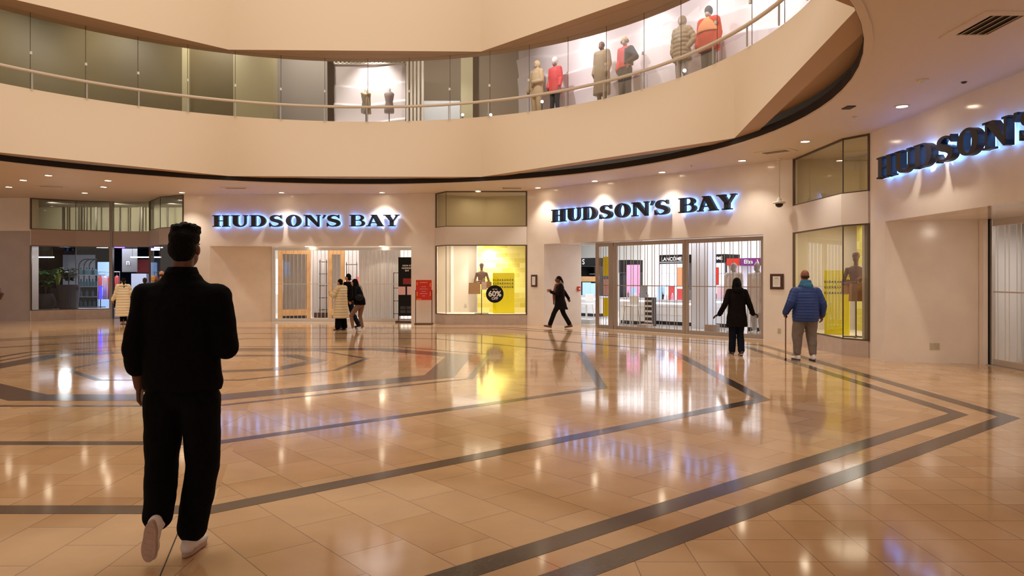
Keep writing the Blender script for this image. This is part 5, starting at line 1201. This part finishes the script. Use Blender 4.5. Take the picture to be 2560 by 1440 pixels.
# 6. left: woman in ivory coat, people behind the man, person at the edge
P = fl(308, 811)
jf = dict(elL=(-.24, .02, 1.12), elR=(.25, .03, 1.13), wrL=(-.34, .1, .92), wrR=(.37, .2, .98), ankL=(-.05, .03, .085), ankR=(.07, -.05, .085), kneeL=(-.06, .02, .49), kneeR=(.07, .02, .49))
person('woman in long ivory puffer coat entering the left shop', (P.x, P.y, 0), math.radians(28), .88, jf, 'skin',
    dict(m='puffer_ivory', nm='coat', quilt=.1, amp=.015, fold=.006, sleeve=(.09, .08, .065), rings=[(.3, .27, .22), (.6, .26, .21), (.9, .24, .19), (1.15, .22, .175), (1.33, .2, .15), (1.42, .14, .12), (1.5, .1, .1)]),
    ('cloth_black', .1, .07, .055, .9), ('sole_grey', 'charcoal'), (h_pony('hair_black', .26), hood_back('puffer_ivory', 'hood', .1)))
def plain(label, px, Y, top_z, rz, topm, legm, hair, skin='skin', sm='black'):
    s_ = top_z/1.735
    return person(label, (xx(px, Y), Y, 0), rz, s_, {}, skin, dict(m=topm, nm='jacket', sleeve=(.078, .068, .058), rings=[(.78, .2, .14), (1.0, .2, .14), (1.2, .205, .14), (1.36, .19, .13), (1.44, .12, .1), (1.49, .07, .07)]), ('%s' % legm, .1, .078, .07, .92), (sm, 'charcoal'), hair)
plain('man in dark blue jacket, mostly hidden by the foreground man', 362, 25.6, 1.53, .3, 'navy', 'denim_dark', (h_short('hair_brown'),), 'skin_dark')
plain('person with curly blond hair, mostly hidden by the foreground man', 383, 24.7, 1.6, .1, 'teal', 'charcoal', (h_short('hair_blond', .015),))
plain('bald person whose head shows over the shoulder of the foreground man', 404, 23.6, 1.76, -.3, 'wood_dark', 'charcoal', (h_bald('hair_brown'),))
Pe = xx(-22, 22.3)
person('person in dark brown coat cut by the left edge', (Pe, 22.3, 0), 0, .9, dict(elR=(.36, -.03, 1.16), wrR=(.2, .12, 1.0), ankR=(.2, -.25, .09), kneeR=(.14, -.05, .48)), 'skin', dict(m='wood_dark', nm='coat', sleeve=(.085, .075, .06), rings=[(.6, .2, .16), (1.0, .19, .14), (1.2, .2, .14), (1.36, .19, .13), (1.44, .12, .1), (1.49, .07, .07)]), ('cloth_black', .1, .08, .07, .92), ('shoe_brown', 'charcoal'), (h_short('hair_brown'),))
# ------------------------------------------------------------------ mannequins
def mann(label, px, v, top_z, topd, legs, hair, J=None, skin='mannequin_head', rz=None, feet_m=None, hands=None, z0=6.665):
    p = F2.p(F2.u(px, v), v, z0); s_ = (top_z-z0)/1.735
    kw = dict(hands=hands) if hands else {}
    return person(label, p, F2.a+PI if rz is None else rz, s_, J or {}, skin, topd, legs, feet_m, hair, face=False, nm='mannequin', cat='mannequin', vox=.014, **kw)
R1 = lambda z0, w_=.19, d=.14, e=0: [(z0, w_+e, d+e), (1.0, w_, d), (1.2, w_, d), (1.36, .185, .13), (1.43, .12, .1), (1.48, .07, .07)]
zt_ = lambda px, py, v: F2.z(px, py, v)
vm = .6
mann('mannequin in beige knit hood and cardigan, first from the left', 1342, vm, zt_(1342, 152, vm), dict(m='sand_coat', nm='cardigan', sleeve=(.08, .07, .055), rings=R1(.75, .2, .15, .02)), ('sand_coat', .1, .075, .06, .9), (hood_up('sand_coat'),), dict(wrL=(-.05, .2, 1.08), elL=(-.24, .03, 1.12), wrR=(.3, .05, .9)), feet_m=('shoe_brown', 'charcoal'))
mann('mannequin in red jacket and white beanie beside the beige one', 1388, vm, zt_(1388, 145, vm), dict(m='coral', nm='jacket', sleeve=(.075, .065, .055), rings=R1(.72, .19, .14, .02)), ('charcoal', .095, .07, .055, .9), (cap_hat('white', .12, .095, nm='beanie'),), dict(ankL=(-.12, .0, .085), ankR=(.14, 0, .085)), feet_m=('black', 'charcoal'))
mann('mannequin in long taupe coat, third from the left', 1505, vm, zt_(1505, 102, vm), dict(m='beige_coat', nm='coat', sleeve=(.085, .075, .06), rings=[(.35, .25, .2), (.8, .23, .18), (1.2, .2, .15), (1.36, .185, .13), (1.43, .12, .1), (1.48, .07, .07)]), ('beige_coat', .1, .07, .05, .9), (), skin='mannequin', feet_m=('black', 'charcoal'))
def muffs(t, T, R):
    B = Blob(); B.ell(T(0, -.01, .05), (.085, .1, .09), R); B.done('hat', 'sand_coat', t, .01, 2)
    for q in (-1, 1): B = Blob(); B.ell(T(q*.095, 0, 0), (.03, .05, .05), R); B.done('ear_muff', 'mannequin', t, .01, 2)
mann('mannequin in coral top, dark sleeve and ear muffs, fourth from the left', 1563, vm, zt_(1563, 92, vm), dict(m='coral', nm='top', sleeve=(.07, .06, .05), rings=R1(.92, .18, .14)), ('charcoal', .12, .1, .09, .8), (muffs,), dict(elL=(-.33, -.02, 1.15), wrL=(-.16, .1, 1.0)), feet_m=('black', 'charcoal'))
tj = [o for o in C.objects if o.get('label', '').startswith('mannequin in coral top')][0]
B = Blob(); B.limb([((-.05, 0, 1.38), .075), ((-.19, 0, 1.39), .085), ((-.33, -.02, 1.15), .08), ((-.18, .1, 1.02), .055)]); B.loft([(-.115, 0, .98, .1, .155), (-.11, 0, 1.2, .09, .155), (-.09, 0, 1.4, .07, .12)]); B.done('open_jacket', 'charcoal', tj, .013, 3, .01)
mann('mannequin in taupe hooded vest with hand on hip, fifth from the left', 1705, vm, zt_(1705, 40, vm), dict(m='beige_coat', nm='vest', quilt=.1, sleeve=(.08, .07, .055), rings=R1(.68, .21, .17, .02)), ('grey_wall', .09, .07, .05, .9), (hood_up('beige_coat'),), dict(elL=(-.33, -.03, 1.15), wrL=(-.2, .05, .98), elR=(.24, -.02, 1.12)), feet_m=('white', 'charcoal'))
mann('mannequin in orange and red poncho with dark hat, rightmost of the six', 1772, vm, zt_(1772, 18, vm), dict(m='orange_red', nm='poncho', sleeve=(.11, .1, .09), rings=[(.75, .25, .19), (1.0, .25, .19), (1.2, .24, .17), (1.38, .2, .14), (1.45, .12, .1), (1.5, .08, .08)]), ('charcoal', .1, .078, .07, .9), (cap_hat('charcoal', .115, .095),), feet_m=('black', 'charcoal'))
tp = bpy.data.objects[[o.name for o in C.objects if o.get('label', '').startswith('mannequin in orange and red')][0]]
B = Blob(); B.loft([(0, .0, 1.17, .285, .2), (0, 0, 1.25, .265, .19), (0, 0, 1.38, .215, .155), (0, 0, 1.45, .14, .12), (0, 0, 1.5, .09, .09)]); B.done('poncho_yoke', 'orange_light', tp, .012, 3)
def form(px, label, m, coat=False):
    Y = 25.1; x = xx(px, Y); t = thing('dress_form', label, 'dress form', (x, Y, 6.5), PI); zb, zt = zz(283, Y)-6.5, zz(222, Y)-6.5; h_ = zt-zb
    g = MB(); g.loft([(0, 0, zb, .165, .12), (0, 0, zb+h_*.12, .175, .13), (0, 0, zb+h_*.3, .15, .11), (0, 0, zb+h_*.45, .125, .1), (0, 0, zb+h_*.65, .155, .12), (0, 0, zb+h_*.78, .175, .1), (0, 0, zb+h_*.85, .13, .08), (0, 0, zb+h_*.89, .055, .055), (0, 0, zt, .05, .05)], 28); g.build('torso', m, t, smooth=True)
    g = MB(); g.cyl((0, 0, .03), (0, 0, zb), .015, n=10); g.build('pole', 'dark', t); g = MB(); g.lathe([(.18, 0), (.17, .02), (.02, .04)]); g.build('base', 'dark', t)
    if coat:
        g = MB(); g.loft([(-.04, -.0, zb-.02, .14, .14), (-.04, 0, zb+h_*.3, .125, .13), (-.03, 0, zb+h_*.7, .12, .13), (-.01, 0, zb+h_*.8, .1, .1)], 20); g.build('vest', 'beige_coat', t, smooth=True)
        B = Blob(); B.limb([((-.12, .06, zb+h_*.78), .05), ((0, .1, zb+h_*.72), .055), ((.12, .05, zb+h_*.8), .05), ((0, -.06, zb+h_*.86), .05), ((-.12, .06, zb+h_*.78), .05)]); B.done('fur_collar', 'sand_coat', t, .012, 2, .02)
form(915, 'dress form with beige vest and cream fur collar, left of the pair', 'grey_wall', True); form(973, 'plain grey dress form, right of the pair', 'mannequin_grey')
def bust(x, y, z0, ztop, rz, label, s, lean=0, headm='mannequin'):
    t = thing('bust_mannequin', label, 'mannequin', (x, y, z0), rz); H_ = ztop-z0; zt = H_; B = Blob()
    T, R = head(B, (0, 0, zt-.115*s), s*1.02, 0, 0, False, (0, -.01, zt-.3*s), .04)
    B.loft([(0, 0, zt-.72*s, .12*s, .085*s), (0, 0, zt-.62*s, .105*s, .08*s), (0, 0, zt-.5*s, .125*s, .09*s), (0, 0, zt-.4*s, .15*s, .095*s), (0, 0, zt-.33*s, .15*s, .075*s), (0, 0, zt-.29*s, .08*s, .055*s)])
    for q, ex in ((-1, -.25), (1, .24)):
        sh = V((q*.16*s, 0, zt-.36*s)); el = V((ex*s, .0, zt-.66*s)); wr = V((q*.04*s, .19*s, zt-.66*s if q < 0 else zt-.62*s)); B.limb([(sh, .042*s), (el, .032*s), (wr, .022*s)]); hand(B, wr, (-q*.9, .3, 0), (0, 0, -1), q, .4, s)
    B.done('torso', headm, t, .008, 2)
    g = MB(); g.cyl((0, 0, .02), (0, 0, zt-.7*s), .014, n=10); g.build('pole', 'frame_bronze', t); g = MB(); g.box((0, 0, .012), (.46, .05, .022)); g.box((0, 0, .012), (.05, .36, .022)); g.build('base', 'frame_bronze', t)
    return t
Ym = 24.45; xm = xx(1204, Ym); bust(xm, Ym, .331, zz(656, Ym), PI, 'brown bust mannequin with crossed forearms in the middle display window', 1.0)
zb_ = zz(735, Ym-.2)
shopping_bag(xx(1186, 24.2), 24.22, zz(735, 24.2), .4, .37, .14, .05, 'kraft', 'large brown paper bag hanging from the middle window mannequin', .13)
shopping_bag(xx(1210, 24.2), 24.2, zz(724, 24.2), .17, .25, .1, -.1, 'kraft_pink', 'small pale pink paper bag on the middle window mannequin', .12)
shopping_bag(xx(1222, 24.25), 24.3, zz(720, 24.3), .17, .2, .1, .5, 'kraft', 'small brown paper bag right of the pink one in the middle window', .1)
Yn = 15.05; xn = xx(2140, Yn); bust(xn, Yn, .331, zz(628, Yn), math.radians(150), 'brown bust mannequin with pale head in the right display window', 1.02, headm='mannequin')
shopping_bag(xx(2147, 14.85), 14.78, zz(753, 14.8), .42, .36, .13, 0, 'kraft', 'large brown paper bag hanging from the right window mannequin', .12)
shopping_bag(xx(2119, 15.2), 15.25, zz(735, 15.2), .1, .3, .2, .3, 'kraft', 'narrow brown paper bag behind the large one in the right window', .12)
# two pale draped mannequins behind the middle grille
for px, lb in ((1835, 'pale draped mannequin behind the grille, left of the pair'), (1893, 'pale draped mannequin behind the grille, right of the pair')):
    v = 1.95; p = F2.p(F2.u(px, v), v, .004); s_ = zt_(px, 655, v)/1.735
    person(lb, p, F2.a+PI, s_, dict(elL=(-.19, 0, 1.15), elR=(.19, 0, 1.15), wrL=(-.18, .08, .9), wrR=(.18, .08, .9)), 'grey_wall', dict(m='curtain_white', nm='drape', sleeve=(.075, .065, .055), rings=[(.5, .18, .16), (1.0, .17, .15), (1.3, .17, .14), (1.43, .12, .1), (1.48, .07, .07)]), ('light_grey', .1, .07, .05, .9), ('white', 'white'), (), face=False, nm='mannequin', cat='mannequin', vox=.014)
bpy.data.scenes.remove(TS)
